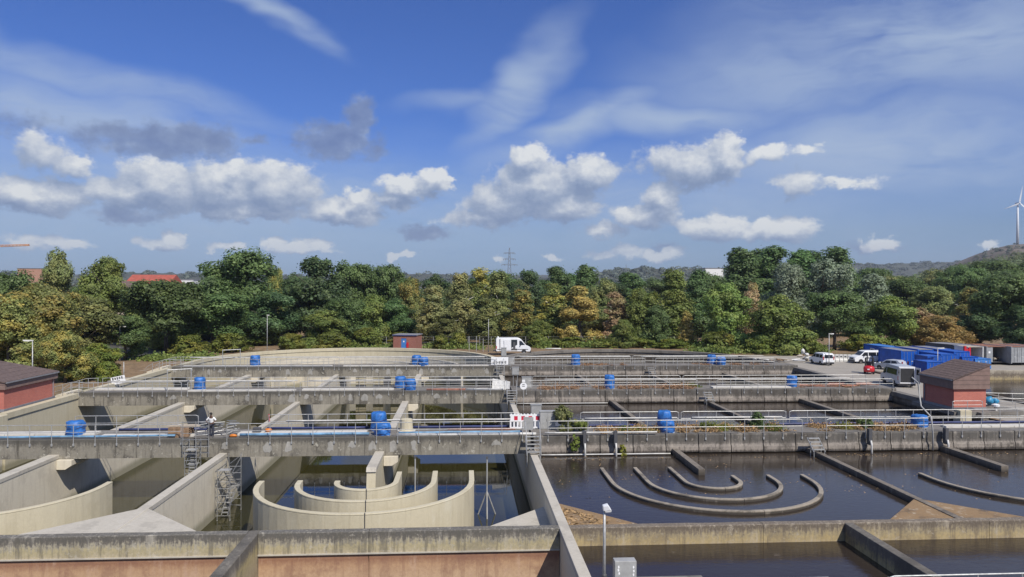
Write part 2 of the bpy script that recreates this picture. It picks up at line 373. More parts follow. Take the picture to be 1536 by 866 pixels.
plain('white_paint', (.74, .75, .76), .35, 0, .04)
plain('silver_paint', (.46, .48, .51), .35, .15, .05)
plain('glass_dark', (.018, .02, .023), .08, 0, .1)
plain('rubber', (.018, .018, .018), .8)
plain('black_plastic', (.022, .022, .024), .6)
plain('red_paint', (.52, .018, .028), .4, 0, .1)
plain('red_light', (.40, .02, .02), .3)
plain('lamp_glass', (.80, .80, .78), .2)
plain('yellow_paint', (.55, .28, .03), .5)
plain('orange_paint', (.62, .20, .03), .5)
plain('wood', (.27, .175, .105), .8, 0, .3, 4)
plain('brown_cladding', (.21, .14, .118), .75, 0, .12, 2, .2)
plain('tan_brick', (.40, .22, .15), .8)
plain('red_roof', (.36, .085, .055), .75, 0, .15, .5)
plain('roof_grey', (.22, .22, .235), .7)
plain('roof_brown', (.125, .088, .076), .85, 0, .25, 4, .3)
plain('white_wall', (.70, .70, .69), .7, 0, .05)
plain('beige_wall', (.42, .36, .28), .8)
plain('rust', (.24, .11, .07), .85, 0, .35, 4)
plain('skin', (.12, .065, .045), .6)
plain('white_cloth', (.78, .78, .77), .85, 0, .05)
plain('dark_cloth', (.035, .038, .055), .9)
plain('hair', (.012, .010, .009), .7)
plain('tarp', (.028, .145, .44), .45, 0, .35, 3, .9)
plain('tarp_teal', (.03, .22, .40), .45, 0, .25, 5, .5)
plain('container_blue', (.006, .085, .42), .45, 0, .18, 1.2)
plain('container_pale', (.05, .19, .50), .5, 0, .15, 1.2)
plain('container_grey', (.27, .28, .29), .6, 0, .2, 1.0)
plain('crane_orange', (.50, .26, .14), .6)
plain('pylon_grey', (.20, .215, .24), .7)
plain('turbine_white', (.60, .63, .67), .6, 0, .02)
plain('bark', (.085, .070, .055), .9, 0, .3, 2)
plain('birch_bark', (.50, .48, .43), .8, 0, .35, 3)
plain('sign_black', (.02, .02, .02), .6)
plain('sign_red', (.55, .02, .05), .5)
plain('sign_white', (.80, .80, .80), .5, 0, .03)
plain('straw', (.34, .22, .105), .95, 0, .35, 2)
plain('rusty_straw', (.30, .18, .105), .95, 0, .35, 2)
def brick_mat(name, c1, c2, mortar):
    m = new_mat(name); g = G(m.node_tree)
    tc = g.n('ShaderNodeTexCoord').outputs['Object']; s = g.n('ShaderNodeSeparateXYZ', i_0=tc)
    v = g.n('ShaderNodeCombineXYZ', i_0=g.math('ADD', s.outputs[0], s.outputs[1]), i_1=s.outputs[2], i_2=0.0)
    bk = g.n('ShaderNodeTexBrick', i_Vector=v, i_Color1=c1, i_Color2=c2, i_Mortar=mortar, i_Scale=1.0, i_Mortar_Size=.008, i_Brick_Width=.25, i_Row_Height=.083)
    c = g.mix(g.sstep(g.noise(tc, .9, 5).outputs[0], .35, .7, 0, .35), bk.outputs[0], tuple(x*.7 for x in c1))
    b = g.n('ShaderNodeBsdfPrincipled', i_Base_Color=c, i_Roughness=.85)
    out = g.n('ShaderNodeOutputMaterial'); g.put(out.inputs[0], b.outputs[0]); M[name] = m
brick_mat('brick_red', (.50, .145, .105), (.42, .12, .09), (.44, .24, .19))
brick_mat('brick_dull', (.30, .115, .085), (.26, .095, .07), (.28, .17, .14))
def water_mat(name, col, ripple, scale, rough=.03, dist=.04):
    m = new_mat(name); g = G(m.node_tree)
    pos = g.n('ShaderNodeNewGeometry').outputs['Position']
    n1 = g.noise(g.mapping(pos, scl=(.7, 1.6, 1)), scale, 4, .6, .4).outputs[0]
    pat = g.noise(g.mapping(pos, scl=(.5, 1, 1)), .12, 3, .5).outputs[0]
    scum = g.noise(g.mapping(pos, scl=(.6, 1, 1)), .8, 8, .80, 1.2).outputs[0]
    c = g.mix(g.sstep(scum, .60, .68, 0, .5), col, tuple(x*2.6+.05 for x in col))
    b = g.n('ShaderNodeBsdfPrincipled', i_Base_Color=c, i_Roughness=rough, i_IOR=1.4)
    bp = g.n('ShaderNodeBump', i_Strength=g.math('MULTIPLY', g.sstep(pat, .3, .65, .35, 1.0), ripple), i_Distance=dist, i_Height=n1); g.put(b.inputs['Normal'], bp.outputs[0])
    out = g.n('ShaderNodeOutputMaterial'); g.put(out.inputs[0], b.outputs[0]); M[name] = m
water_mat('water_brown', (.034, .026, .020), .40, 2.6, .06)
water_mat('water_olive', (.034, .031, .010), .04, 1.2, .01)
def ground_mat():
    m = new_mat('ground'); g = G(m.node_tree)
    pos = g.n('ShaderNodeNewGeometry').outputs['Position']
    a = g.noise(pos, .10, 6, .62).outputs[0]; b_ = g.noise(pos, 1.6, 7, .75).outputs[0]
    c = g.mix(g.sstep(b_, .3, .72), (.13, .082, .044), (.30, .205, .115))
    c = g.mix(g.sstep(a, .56, .70, 0, .75), c, (.065, .075, .025))
    c = g.mix(g.sstep(g.noise(pos, .35, 4).outputs[0], .60, .70, 0, .6), c, (.33, .29, .23))
    b = g.n('ShaderNodeBsdfPrincipled', i_Base_Color=c, i_Roughness=.95)
    bp = g.n('ShaderNodeBump', i_Strength=.8, i_Distance=.12, i_Height=b_); g.put(b.inputs['Normal'], bp.outputs[0])
    out = g.n('ShaderNodeOutputMaterial'); g.put(out.inputs[0], b.outputs[0]); M['ground'] = m
ground_mat()
def leaf_mat(name, c1, c2, mixlo=.45, mixhi=.62, nscale=.35, trans=.40):
    m = new_mat(name); g = G(m.node_tree)
    tc = g.n('ShaderNodeTexCoord').outputs['Object']; oi = g.n('ShaderNodeObjectInfo')
    at_ = g.n('ShaderNodeAttribute', attribute_name='tint').outputs['Fac']
    n1 = g.noise(g.vmath('ADD', tc, g.vmath('MULTIPLY', oi.outputs['Random'], (37, 19, 7)).outputs[0]).outputs[0], nscale, 3, .6).outputs[0]
    c = g.mix(g.sstep(n1, mixlo, mixhi), c1, c2)
    hs = g.n('ShaderNodeHueSaturation', i_Color=c, i_Hue=g.math('MULTIPLY_ADD', oi.outputs['Random'], .028, .495), i_Value=g.math('MULTIPLY', at_, g.math('MULTIPLY_ADD', oi.outputs['Random'], .35, .82)))
    d = g.n('ShaderNodeBsdfPrincipled', i_Base_Color=hs, i_Roughness=.6)
    t = g.n('ShaderNodeBsdfTranslucent', i_Color=hs)
    mx = g.n('ShaderNodeMixShader', i_0=trans); g.put(mx.inputs[1], d.outputs[0]); g.put(mx.inputs[2], t.outputs[0])
    out = g.n('ShaderNodeOutputMaterial'); g.put(out.inputs[0], mx.outputs[0]); M[name] = m
leaf_mat('leaf_oak', (0.122, 0.178, 0.056), (0.169, 0.228, 0.073))
leaf_mat('leaf_dark', (0.085, 0.134, 0.052), (0.130, 0.178, 0.063))
leaf_mat('leaf_maple', (0.213, 0.280, 0.069), (0.289, 0.330, 0.081))
leaf_mat('leaf_olive', (0.234, 0.260, 0.091), (0.299, 0.293, 0.101))
leaf_mat('leaf_gold', (0.248, 0.270, 0.081), (0.432, 0.340, 0.092))
leaf_mat('leaf_orange', (0.475, 0.324, 0.108), (0.356, 0.292, 0.103))
leaf_mat('leaf_birch', (0.324, 0.340, 0.135), (0.400, 0.362, 0.140))
leaf_mat('leaf_poplar', (0.122, 0.194, 0.063), (0.166, 0.239, 0.083))
leaf_mat('leaf_willow', (0.282, 0.335, 0.226), (0.220, 0.272, 0.163))
leaf_mat('leaf_russet', (0.450, 0.293, 0.178), (0.398, 0.325, 0.157))
leaf_mat('leaf_bush', (0.175, 0.210, 0.038), (0.287, 0.273, 0.050))
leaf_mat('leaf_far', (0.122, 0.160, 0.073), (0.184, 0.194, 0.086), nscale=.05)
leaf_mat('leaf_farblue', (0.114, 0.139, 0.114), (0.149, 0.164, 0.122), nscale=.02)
# ------------------------------------------------------------------ the basins
XA, PA, DL, PB, MX, PC, DR, PD, XD = -39.5, -28.36, -17.22, -6.08, 5.06, 15.75, 26.05, 36.6, 47.2
NF, NB = 36.6, 37.12                       # faces of the end wall nearest the camera
ROWS = [(54.4, 58.2), (78.2, 82.0), (102.2, 106.0)]
ROWN = ['nearest', 'middle', 'farthest']
YC, RO = 112.0, 22.28
RR = (XD-MX)/2                              # radius of the right half round                      # far ends are half rounds
ZL, ZR, FL = -3.9, -0.40, -4.7             # water left (drained), water right, tank floor
GZ = 0.3
# ground with the basins cut out
hole = [(XA-.35, 18), (XD+.35, 18)] + arc(DR, YC, RR+.35, 0, PI, 24) + arc(DL, YC, RO+.35, 0, PI, 24)
hole_e = [(57.0, 62), (100, 62), (100, 99.5), (57.0, 99.5)]
R_ = 420
outer = [(-R_, -60), (R_, -60), (R_, 900), (-R_, 900)]
def sheet(name, loops, z, mat):
    allp = [p for l in loops for p in l]
    tris = tessellate_polygon([[Vector((x, y, 0)) for x, y in l] for l in loops])
    mb = MB(); mb.add([(x, y, z) for x, y in allp], tris); o = mb.part(name, mat); 
    me = o.data
    for p in me.polygons:
        if p.normal.z < 0: p.flip()
    return setting(o)
sheet('ground', [outer, hole, hole_e], GZ, 'ground')
sheet('far_ground', [[(-5900, -200), (5900, -200), (5900, 4950), (-5900, 4950)]], -5.5, 'ground')
sheet('tank_floor', [[(XA, 37), (MX, 37)] + arc(DL, YC, RO, 0, PI, 24)], FL, 'tank_floor')
sheet('channel_floor', [[(XA-.3, 18), (MX, 18), (MX, 36.8), (XA-.3, 36.8)]], -4.6, 'tank_floor')
def water(name, loops, z, mat): return sheet(name, loops, z, mat)
water('basin_water', [[(XA, 37), (MX, 37)] + arc(DL, YC, RO, 0, PI, 24)], ZL, 'water_olive')
water('basin_water', [[(MX, 37), (XD, 37)] + arc(DR, YC, RR, 0, PI, 24)], ZR, 'water_brown')
water('channel_water', [[(MX, 18), (XD+.3, 18), (XD+.3, 36.8), (MX, 36.8)]], -.92, 'water_brown')
water('settling_tank_water', [[(57.2, 62.2), (99.8, 62.2), (99.8, 99.3), (57.2, 99.3)]], -.75, 'water_brown')

# end wall towards the camera, in the lengths its joints cut it into
def end_wall(name, segs, mat, low, label):
    t = thing(name, label, 'wall', ((segs[0]+segs[-1])/2, (NF+NB)/2, -4.6))
    ox, oy = t.location.x, t.location.y
    for a, b in zip(segs, segs[1:]):
        n = max(2, int((b-a)/.9)); rn = random.Random(int(a*7)+5)
        mb = MB(); vs = []; fs = []
        xs = [a+.012+(b-a-.024)*i/n for i in range(n+1)]
        for x in xs:
            j1, j2, j3 = rn.uniform(-.014, .014), rn.uniform(-.012, .012), rn.uniform(-.014, .014)
            vs += [(x-ox, NF-oy, 3.56), (x-ox, NF-oy+.01+j1*.5, 4.57+j2), (x-ox, NF-oy+.045+j1, 4.6+j3), (x-ox, NB-oy-.045+j2, 4.6+j3), (x-ox, NB-oy, 4.56), (x-ox, NB-oy, 0)]
        for i in range(n):
            for k in range(5): fs.append((i*6+k, (i+1)*6+k, (i+1)*6+k+1, i*6+k+1))
        fs += [tuple(range(6)), tuple(range(n*6+5, n*6-1, -1))]
        mb.add(vs, fs)
        mb.part('wall_panel', mat, t)
        MB().box(a-ox, b-ox, NF-oy-.05, NF-oy+.2, 3.50, 3.565).part('ledge', 'coping' if low == 'red_wall' else mat, t)
        MB().box(a-ox+.01, b-ox-.01, NF-oy+.07, NF-oy+.45, 0, 3.50).part('lower_panel', low, t)
    return t
end_wall('end_wall', [XA-.3, -27.2, -10.47], 'end_wall', 'red_wall', 'end wall with lichened top above red brown stained face at bottom left')
end_wall('end_wall', [-9.93, -4.6, MX-.24], 'end_wall', 'red_wall', 'end wall above the red brown face between the two foreground spurs')
end_wall('end_wall', [MX+.24, 15.2, 27.2, XD+.3], 'end_wall_wet', 'wet_wall', 'end wall with yellow stains standing in brown water at bottom right')
# spurs that run from the end wall towards the camera
for x, hw, mat, lab in ((-10.2, .27, 'lichen_wall', 'dark lichened channel wall running to the bottom edge left of centre'), (19.7, .24, 'lichen_wall', 'dark channel wall in brown water running towards the camera at bottom right')):
    MB().box(x-hw, x+hw, 18, NB-.02, -4.6, -.006).solo('channel_wall', mat, lab, 'wall', bevel=.04)
# long walls between the lanes
def long_wall(name, x, hw, y0, y1, top, mat, label, cop=True, rows=(), slant=0.0, corbels=True):
    t = thing(name, label, 'wall', (x, (y0+y1)/2, FL)); oy = (y0+y1)/2
    n = max(4, int((y1-y0)/1.5))
    ct = .28 if cop else 0
    h = top-FL
    MB().extrude_x([(y0-oy-slant*.0, 0), (y1-oy, 0), (y1-oy, h-ct), (y0-oy+slant, h-ct)], -hw, hw).part('wall_body', mat, t, bevel=.02)
    if cop: MB().extrude_x([(y0-oy+slant*.9-.03, h-ct), (y1-oy, h-ct), (y1-oy, h), (y0-oy+slant*1.1-.03, h)], -hw-.035, hw+.035).part('coping', 'coping', t, bevel=.03)
    if corbels:
        for a, b in rows:
            MB().extrude_y([(hw+.02, h-1.0), (hw+.62, h-1.0), (hw+1.05, h-.72), (hw+1.05, h-.33), (hw+.02, h-.33)], a-oy-.35, b-oy+.3).part('corbel', 'concrete_pale', t, bevel=.02)
            
    return t
long_wall('divider_wall', DL, .24, NB, YC, 0, 'concrete_pale', 'pale divider wall with the scaffold tower against it')
long_wall('divider_wall', MX, .23, 18, YC+8, 0.0, 'concrete_pale', 'long middle divider wall between drained pale basins and brown water basins', cop=True)
long_wall('divider_wall', DR, .20, NB, YC, -.05, 'wet_wall', 'dark low divider wall in brown water at right, ending in an algae covered corner', cop=False)
long_wall('pier_wall', PA-.6, .34, 44.0, YC, 0, 'concrete_pale', 'pale lane wall at far left with a concrete bracket under the walkway', rows=ROWS, slant=.5)
long_wall('pier_wall', PB, .30, 48.6, YC, 0, 'concrete_cream', 'pale lane wall whose end stands inside the three cream curved walls', rows=ROWS, slant=.9)
long_wall('pier_wall', PC, .22, 48.0, YC, .0, 'wet_wall', 'dark lane wall ending amid the curved kerbs in brown water', cop=False, corbels=False)
long_wall('pier_wall', PD, .26, 47.8, YC, .02, 'wet_wall', 'dark lane wall ending in brown water at the right edge', cop=False, corbels=False)
# outer walls with the half round far ends
def outer_wall(line, hw, top, mat, label, low=None, cw=.2):
    c = np.array(line).mean(0); l2 = [(x-c[0], y-c[1]) for x, y in line]
    t = thing('basin_wall', label, 'wall', (c[0], c[1], FL))
    MB().strip(l2, hw, 0, top-FL-.5).part('wall_body', mat, t)
    MB().strip(l2, hw+cw, top-FL-.5, top-FL).part('coping', low or 'coping', t, bevel=.05)
outer_wall([(XA, 66.2), (XA, 90), (XA, YC)] + arc(DL, YC, RO, PI, .02, 40), .25, 1.0, 'concrete_cream', 'pale outer basin wall that sweeps round the left basin behind the walkways', low='concrete_cream', cw=.10)
outer_wall([(XA, 18), (XA, 65.8)], .25, .1, 'concrete_pale', 'outer basin wall leaving the picture at the left edge')
outer_wall(list(reversed([(XD, 64.0), (XD, 90), (XD, YC)] + arc(DR, YC, RR, 0, PI-.02, 40))), .25, .75, 'wet_wall', 'weathered outer basin wall that sweeps round the right basin of brown water', low='deck_top')
outer_wall([(XD, 18), (XD, 63.6)], .25, .2, 'wet_wall', 'outer basin wall leaving the picture at the right edge', low='deck_top')
# curved guide walls
def guide(cx, cy, r, hw, tl, tr, top, z0, mat, label, group, far=False, joint=True, cop='coping'):
    pts = [(cx-r, cy + (tl if not far else -tl))] if tl > 0 else []
    aa = arc(cx, cy, r, PI, 2*PI, 28) if not far else arc(cx, cy, r, PI, 0, 28)
    pts = pts + aa + ([(cx+r, cy + (tr if not far else -tr))] if tr > 0 else [])
    base = thing('guide_wall', label, 'wall', (cx, cy, z0), 0, group)
    pts = [(x-cx, y-cy) for x, y in pts]
    # two cast lengths with a narrow joint between them
    m = len(pts)//2 + 1
    p1, p2 = pts[:m+1], pts[m:]
    if joint:
        d = (Vector(p1[-1])-Vector(p1[-2])).normalized()*.02
        e = Vector(p1[-1]); p1 = p1[:-1]+[tuple(e-d)]; p2 = [tuple(e+d)]+p2[1:]
        MB().strip([tuple(e-d*3), tuple(e+d*3)], hw-.05, 0, top-z0-.03).part('joint', 'dark_grey', base)
    for p in (p1, p2):
        MB().strip(p, hw, 0, top-z0-.10).part('wall_panel', mat, base, bevel=.02)
        MB().strip(p, hw+.012, top-z0-.10, top-z0).part('coping', cop, base, bevel=.03)
GA = 'curved guide walls of the drained basin'; GB = 'curved guide walls in the brown water'
for r, tl, tr, lab in ((6.62, .5, 2.5, 'outermost of the three cream curved guide walls'), (4.22, .5, 2.5, 'middle one of the three cream curved guide walls'), (1.85, .3, 2.4, 'innermost and smallest cream curved guide wall at the lane wall end')):
    guide(PB, 47.2, r, .16, tl, tr, -.3, FL, 'concrete_cream', lab, GA, cop='concrete_cream')
guide(PA-.4, 47.2, 6.62, .16, 2.0, .8, -.3, FL, 'concrete_cream', 'cream curved guide wall at far left beside the pale corner slab', GA, joint=False, cop='concrete_cream')
for r, tl, tr, lab in ((6.40, 3.6, 1.2, 'outermost of the three curved kerbs in the brown water'), (4.12, 3.6, 1.2, 'middle one of the three curved kerbs in the brown water'), (1.75, 3.6, 1.2, 'innermost and smallest curved kerb in the brown water')):
    guide(PC, 46.0, r, .12, tl, tr, -.20, -2.5, 'wet_wall', lab, GB, joint=False, cop='kerb_top')
guide(PD, 46.0, 6.40, .12, 1.2, 3.6, -.20, -2.5, 'wet_wall', 'curved kerb in the brown water cut by the right edge', GB, joint=False, cop='kerb_top')
for cx, top, mat, side in ((DL, -.1, 'concrete_pale', 'left'), (DR, -.1, 'wet_wall', 'right')):
    for r, lab in ((11.14 if side == 'left' else 10.4, 'round wall joining the lane walls at the far end of the %s basin' % side), (6.6, 'inner round wall at the far end of the %s basin' % side), (17.0, 'wide round wall at the far end of the %s basin' % side)):
        guide(cx, YC, r, .17, 0, 0, top, FL if side == 'left' else -2.5, mat, lab, 'round walls at the far end of the basins', far=True, joint=False, cop='coping' if side == 'left' else 'lichen_wall')
for k in range(4):  # added pale panels imitate the lit faces of the round guide walls
    x = -15.6 + k*2.5
    MB().box(x, x+1.45, 108.6, 109.0, FL, -.35).solo('lit_face_panel', 'concrete_cream', ['leftmost', 'second', 'third', 'rightmost'][k] + ' of four pale panels standing in for lit wall faces under the farthest walkway', 'wall', 'pale stand-in panels under the farthest walkway')
# corner slabs
def corner(x, leg, top, mat, label, z0, left=True, right=True):
    pl = [(x-leg if left else x+.2, NB), (x+leg if right else x-.2, NB), (x if left and right else (x-.2 if left else x+.2), NB+leg)]
    mb = MB(); c = (sum(p[0] for p in pl)/3, sum(p[1] for p in pl)/3); mb.prism(pl, z0, top); mb.solo('corner_slab', mat, label, 'slab', bevel=.02)
corner(DL, 4.3, -.04, 'coping', 'pale triangular corner slab where the scaffolded divider meets the end wall', FL)
corner(MX, 7.2, -1.2, 'coping', 'pale triangular corner slab left of the middle divider', FL, right=False)
corner(MX, 5.0, -.33, 'algae_slab', 'brown algae covered corner slab right of the middle divider', -2.5, left=False)
corner(DR, 4.0, -.10, 'algae_slab', 'orange brown algae covered corner slab at the end of the right divider', -2.5)
# ------------------------------------------------------------------ walkways
def patch_mb(rn, w, h):
    """outline of a mended spot below a railing foot: narrow above, running out ragged below"""
    k = rn.random()
    pl = [(-.10, .10), (-.22-.3*k, -.15), (-.5*w/.3, -.55*h/.3), (-.62*w/.3*rn.uniform(.7, 1.1), -.9*h/.3)]
    n = 5
    bot = [(w/.3*(-.5+i/(n-1))*1.1, h/.3*(-.95-rn.uniform(0, .35))) for i in range(n)]
    rgt = [(.62*w/.3*rn.uniform(.7, 1.1), -.9*h/.3), (.5*w/.3, -.5*h/.3), (.22+.3*k, -.12), (.10, .10)]
    return [(x*.5, z*.5) for x, z in pl+bot+rgt]
def walkway(i, side):
    y0, y1 = ROWS[i]; x0, x1 = (XA-.2, MX-.1) if side == 'left' else (MX+.1, XD+.2)
    if side == 'left' and i == 0: x0 = XA-4
    ztop = 1.0; zb = -.3 if side == 'left' else -.33
    t = thing('walkway', '%s concrete walkway over the %s' % (ROWN[i], 'drained pale basin on the left' if side == 'left' else 'brown water basin on the right'), 'walkway', ((x0+x1)/2, (y0+y1)/2, zb))
    ox, oy, oz = t.location
    rn = random.Random(40+i*2+(side == 'left'))
    MB().box(x0-ox, x1-ox, y0+.32-oy, y1-.05-oy, ztop-.34-oz, ztop-oz).part('deck_slab', 'deck_top', t)
    MB().box(x0-ox, x1-ox, y1-.35-oy, y1-oy, 0, ztop-.36-oz).part('rear_beam', 'deck_face', t)
    step = 11.14 if side == 'left' else 2.475
    n = round((x1-x0)/step)
    for k in range(n):
        a, b = x0+(x1-x0)*k/n, x0+(x1-x0)*(k+1)/n
        g = .015 if side == 'left' else .035
        if side == 'left': prof = [(y0-oy, 0), (y0+.30-oy, 0), (y0+.30-oy, ztop+.06-oz), (y0+.03-oy, ztop+.06-oz), (y0-oy, ztop+.02-oz)]
        else:
            j = rn.uniform(-.03, .03)
            prof = [(y0-.10-oy+j, .0+abs(j)), (y0+.30-oy, .0), (y0+.30-oy, ztop+.04-oz), (y0+.05-oy, ztop+.04-oz), (y0-oy, ztop-.05-oz), (y0-oy, .62), (y0-.10-oy, .42), (y0-.13-oy, .18)]
        MB().extrude_x(prof, a+g-ox, b-g-ox).part('face_panel', 'deck_face' if side == 'left' else 'deck_face_wet', t)
    MB().box(x0-ox, x1-ox, y0+.10-oy, y0+.28-oy, .15, ztop-.02-oz).part('beam_core', 'dark_grey', t)
    if side == 'left':     # mended patches below the railing posts
        x = x0+.9
        while x < x1-.4:
            skip = (i == 0 and x < DL-.5) or (i == 1 and x < -30)
            if not skip and rn.random() < (.62 if i == 0 else .5):
                pl = patch_mb(rn, rn.uniform(.16, .42), rn.uniform(.18, .40))
                zc = ztop-.28
                MB().extrude_y([(px+x-ox+rn.uniform(-.05, .05), pz+zc-oz) for px, pz in pl], y0-.012-oy, y0+.01-oy).part('repair_patch', 'mended', t)
            x += 1.5
    return t
for i in range(3):
    for s in ('left', 'right'): walkway(i, s)
# pale cover slabs along the walkways
def cover(x0, x1, y0, y1, label, zt=1.14, mat='slab_white'):
    t = thing('cover_slab', label, 'slab', ((x0+x1)/2, (y0+y1)/2, 1.0)); n = max(1, round((x1-x0)/2.0)); w = (x1-x0)/n
    for k in range(n): MB().box(x0+k*w+.02-t.location.x, x0+(k+1)*w-.02-t.location.x, y0-t.location.y, y1-t.location.y, .004, zt-1.0+random.Random(k).uniform(-.008, .008)).part('slab', mat, t)
cover(-44, -27.0, 56.2, 57.2, 'row of pale cover slabs behind the blue hood at the left edge of the nearest walkway')
cover(-26.2, -19.6, 55.35, 55.95, 'row of pale cover slabs between the leftmost hood and the wooden pallets')
cover(-16.6, -7.2, 55.6, 56.6, 'row of pale cover slabs right of the scaffold on the nearest walkway')
cover(-38.6, -29.0, 80.2, 81.2, 'row of pale cover slabs on the middle walkway at its left end')
cover(-28.6, -17.6, 78.7, 79.5, 'row of pale cover slabs on the middle walkway right of the leftmost hood')
cover(-17.0, -7.4, 79.2, 80.0, 'row of pale cover slabs on the middle walkway left of the paired hoods')
cover(27.2, 36.0, 79.2, 80.2, 'row of pale cover slabs on the middle walkway left of the rightmost hood')
cover(38.0, 47.4, 56.0, 56.7, 'row of pale cover slabs right of the rightmost hood on the nearest walkway')
cover(-38, -18, 103.0, 103.6, 'row of pale cover slabs on the farthest walkway at left')
cover(-16.5, 3.6, 102.8, 103.4, 'row of pale cover slabs on the farthest walkway left of the middle divider')
# front deck just below the picture, carrying the lamp and cabinet
MB().box(-46, 58, 20, 24.6, .55, .9).solo('front_walkway', 'deck_top', 'concrete walkway just below the bottom edge of the picture', 'walkway')
MB().box(4.4, 9.2, 24.62, 28.05, .5, .88).solo('lamp_platform', 'deck_top', 'small concrete platform carrying the lamp post and grey cabinet', 'platform')
# ------------------------------------------------------------------ settling tank at the right
t = thing('settling_tank', 'low concrete walled tank of brown water beyond the brick pump house at the right edge', 'tank', (78, 80, -1.5))
for nm, b, mt in (('left_wall', (56.7, 57.3, 61.7, 99.8), 'wet_wall'), ('far_wall', (57.3, 100.2, 99.2, 99.8), 'end_wall_wet'), ('near_wall', (57.3, 100.2, 61.7, 62.3), 'wet_wall'), ('right_wall', (99.7, 100.2, 62.3, 99.2), 'wet_wall')):
    MB().box(b[0]-78, b[1]-78, b[2]-80, b[3]-80, 0, 2.05).part(nm, mt, t, bevel=.03)
# yard
setting(MB().box(48.0, 98, 100.2, 124, GZ-.02, GZ+.012).part('yard_paving', 'yard_paving'))
setting(MB().box(47.9, 56.6, 62, 100.19, GZ-.02, GZ+.012).part('yard_paving', 'yard_paving'))
setting(MB().box(-72, -46, 120, 170, GZ-.02, GZ+.012).part('road', 'asphalt'))
# ------------------------------------------------------------------ railings
post_mesh = {}
def post_me(z0, z1):
    k = (round(z0, 2), round(z1, 2))
    if k not in post_mesh:
        mb = MB().tube([(0, 0, z0), (0, 0, z1)], .026, 6)
        if z0 < -.2: mb.box(-.05, .05, -.03, .05, z0+.02, z0+.2)
        else: mb.box(-.06, .06, -.06, .06, z0, z0+.015)
        me = mb.mesh('post'); me.materials.append(M['galvanised']); post_mesh[k] = me
    return post_mesh[k]
def railing(x0, x1, y, z, label, group, drop=0.0, h=1.1, step=1.5, pipe=None, rails=(1.1, .58), toe=False):
    t = thing('railing', label, 'railing', ((x0+x1)/2, y, z), 0, group); w = (x1-x0)/2
    n = max(1, round((x1-x0)/step))
    for k in range(n+1): link('post', post_me(-drop, h-.03), t, (-w+.05+(2*w-.1)*k/n, 0, 0))
    pts = [(-w+.05, 0, h-.25), (-w+.08, 0, h-.06), (-w+.25, 0, h), (w-.25, 0, h), (w-.08, 0, h-.06), (w-.05, 0, h-.25)]
    MB().tube(pts, .028, 6).part('top_rail', 'galvanised', t)
    for q in rails[1:]: MB().tube([(-w+.05, 0, q), (w-.05, 0, q)], .022, 6).part('mid_rail', 'galvanised', t)
    if toe: MB().box(-w, w, .02, .05, .02, .16).part('toe_board', 'galvanised', t)
    return t
def pipe(x0, x1, y, z, r, mat, label, cat='pipe', wob=.0, seed=1, name='pipe', group=None):
    rn = random.Random(seed); n = max(2, int((x1-x0)/1.2)); pts = []
    for k in range(n+1): pts.append((x0+(x1-x0)*k/n, y+rn.uniform(-wob, wob), z+rn.uniform(0, wob*.4)))
    return MB().tube(pts, r, 8).solo(name, mat, label, cat, group, smooth=True)
GR = 'galvanised railings of the walkways'
segs = [[(-44, -20.1, 'from the left edge to the scaffold'), (-17.0, 4.4, 'between scaffold and middle divider'), (6.2, 25.6, 'over the curved kerbs in brown water'), (27.4, 47.4, 'at the right edge')],
        [(-39.2, -28.9, 'at its left end'), (-28.4, -17.5, 'from leftmost hood to the pale divider'), (-17.0, 4.4, 'from the pale divider to the middle divider'), (6.6, 25.2, 'left of the right divider'), (27.2, 47.0, 'at its right end')],
        [(-39.4, -17.5, 'at its left end'), (-17.0, 4.4, 'left of the middle divider'), (6.4, 25.4, 'right of the white notice board'), (26.8, 44.0, 'at its right end')]]
for i, (y0, y1) in enumerate(ROWS):
    for k, (a, b, w) in enumerate(segs[i]):
        railing(a, b, y0-.05, 1.0, 'front railing of the %s walkway %s' % (ROWN[i], w), GR, drop=.42)
rsegs = [[(-29.4, -20.2, 'between leftmost hood and scaffold'), (-15.0, 4.5, 'between scaffold and red and white barrier'), (9.2, 17.2, 'between the bush and the paired hoods'), (17.3, 26.0, 'behind the weedy stretch'), (26.2, 50, 'in front of the brick pump house')],
         [(-38.6, -19.2, 'at its left end'), (-17.0, 4.6, 'left of the leaning metal sheet'), (7.6, 24.4, 'behind the brown weeds'), (24.6, 46.0, 'at its right end')],
         [(-39.4, -17.5, 'at its left end'), (-16.8, 3.4, 'left of the white van'), (7.2, 24.2, 'below the far right basin wall'), (24.4, 44.0, 'at its right end')]]
for i, (y0, y1) in enumerate(ROWS):
    for a, b, w in rsegs[i]:
        railing(a, b, y1-.12, 1.0, 'rear railing of the %s walkway %s' % (ROWN[i], w), GR, rails=(1.1, .35) if i else (1.1, .55))
pipe(-13.6, 4.0, 58.0, 1.62, .06, 'white_pipe', 'long white pipe on the rear railing of the nearest walkway, left of the barrier', wob=.02)
pipe(9.6, 17.0, 58.0, 1.62, .06, 'white_pipe', 'white pipe on the rear railing of the nearest walkway beside the bush', wob=.02)
pipe(18.2, 25.6, 58.0, 1.62, .07, 'white_pipe', 'white pipe on the rear railing of the nearest walkway above the weeds', wob=.02)
pipe(-38, -18, 81.8, 1.75, .06, 'white_pipe', 'white pipe along the middle walkway behind the leftmost hood', wob=.02)
pipe(-16.8, 3.8, 81.8, 1.75, .06, 'white_pipe', 'white pipe along the middle walkway behind the paired hoods', wob=.02)
pipe(9.0, 44, 81.8, 1.75, .06, 'white_pipe', 'white pipe along the middle walkway behind the brown weeds', wob=.02)
pipe(-38, 3.0, 105.7, 2.0, .06, 'white_pipe', 'white pipe along the farthest walkway left of the notice board', wob=.02)
pipe(8.0, 24.0, 105.7, 2.0, .06, 'white_pipe', 'white pipe along the farthest walkway right of the notice board', wob=.02)
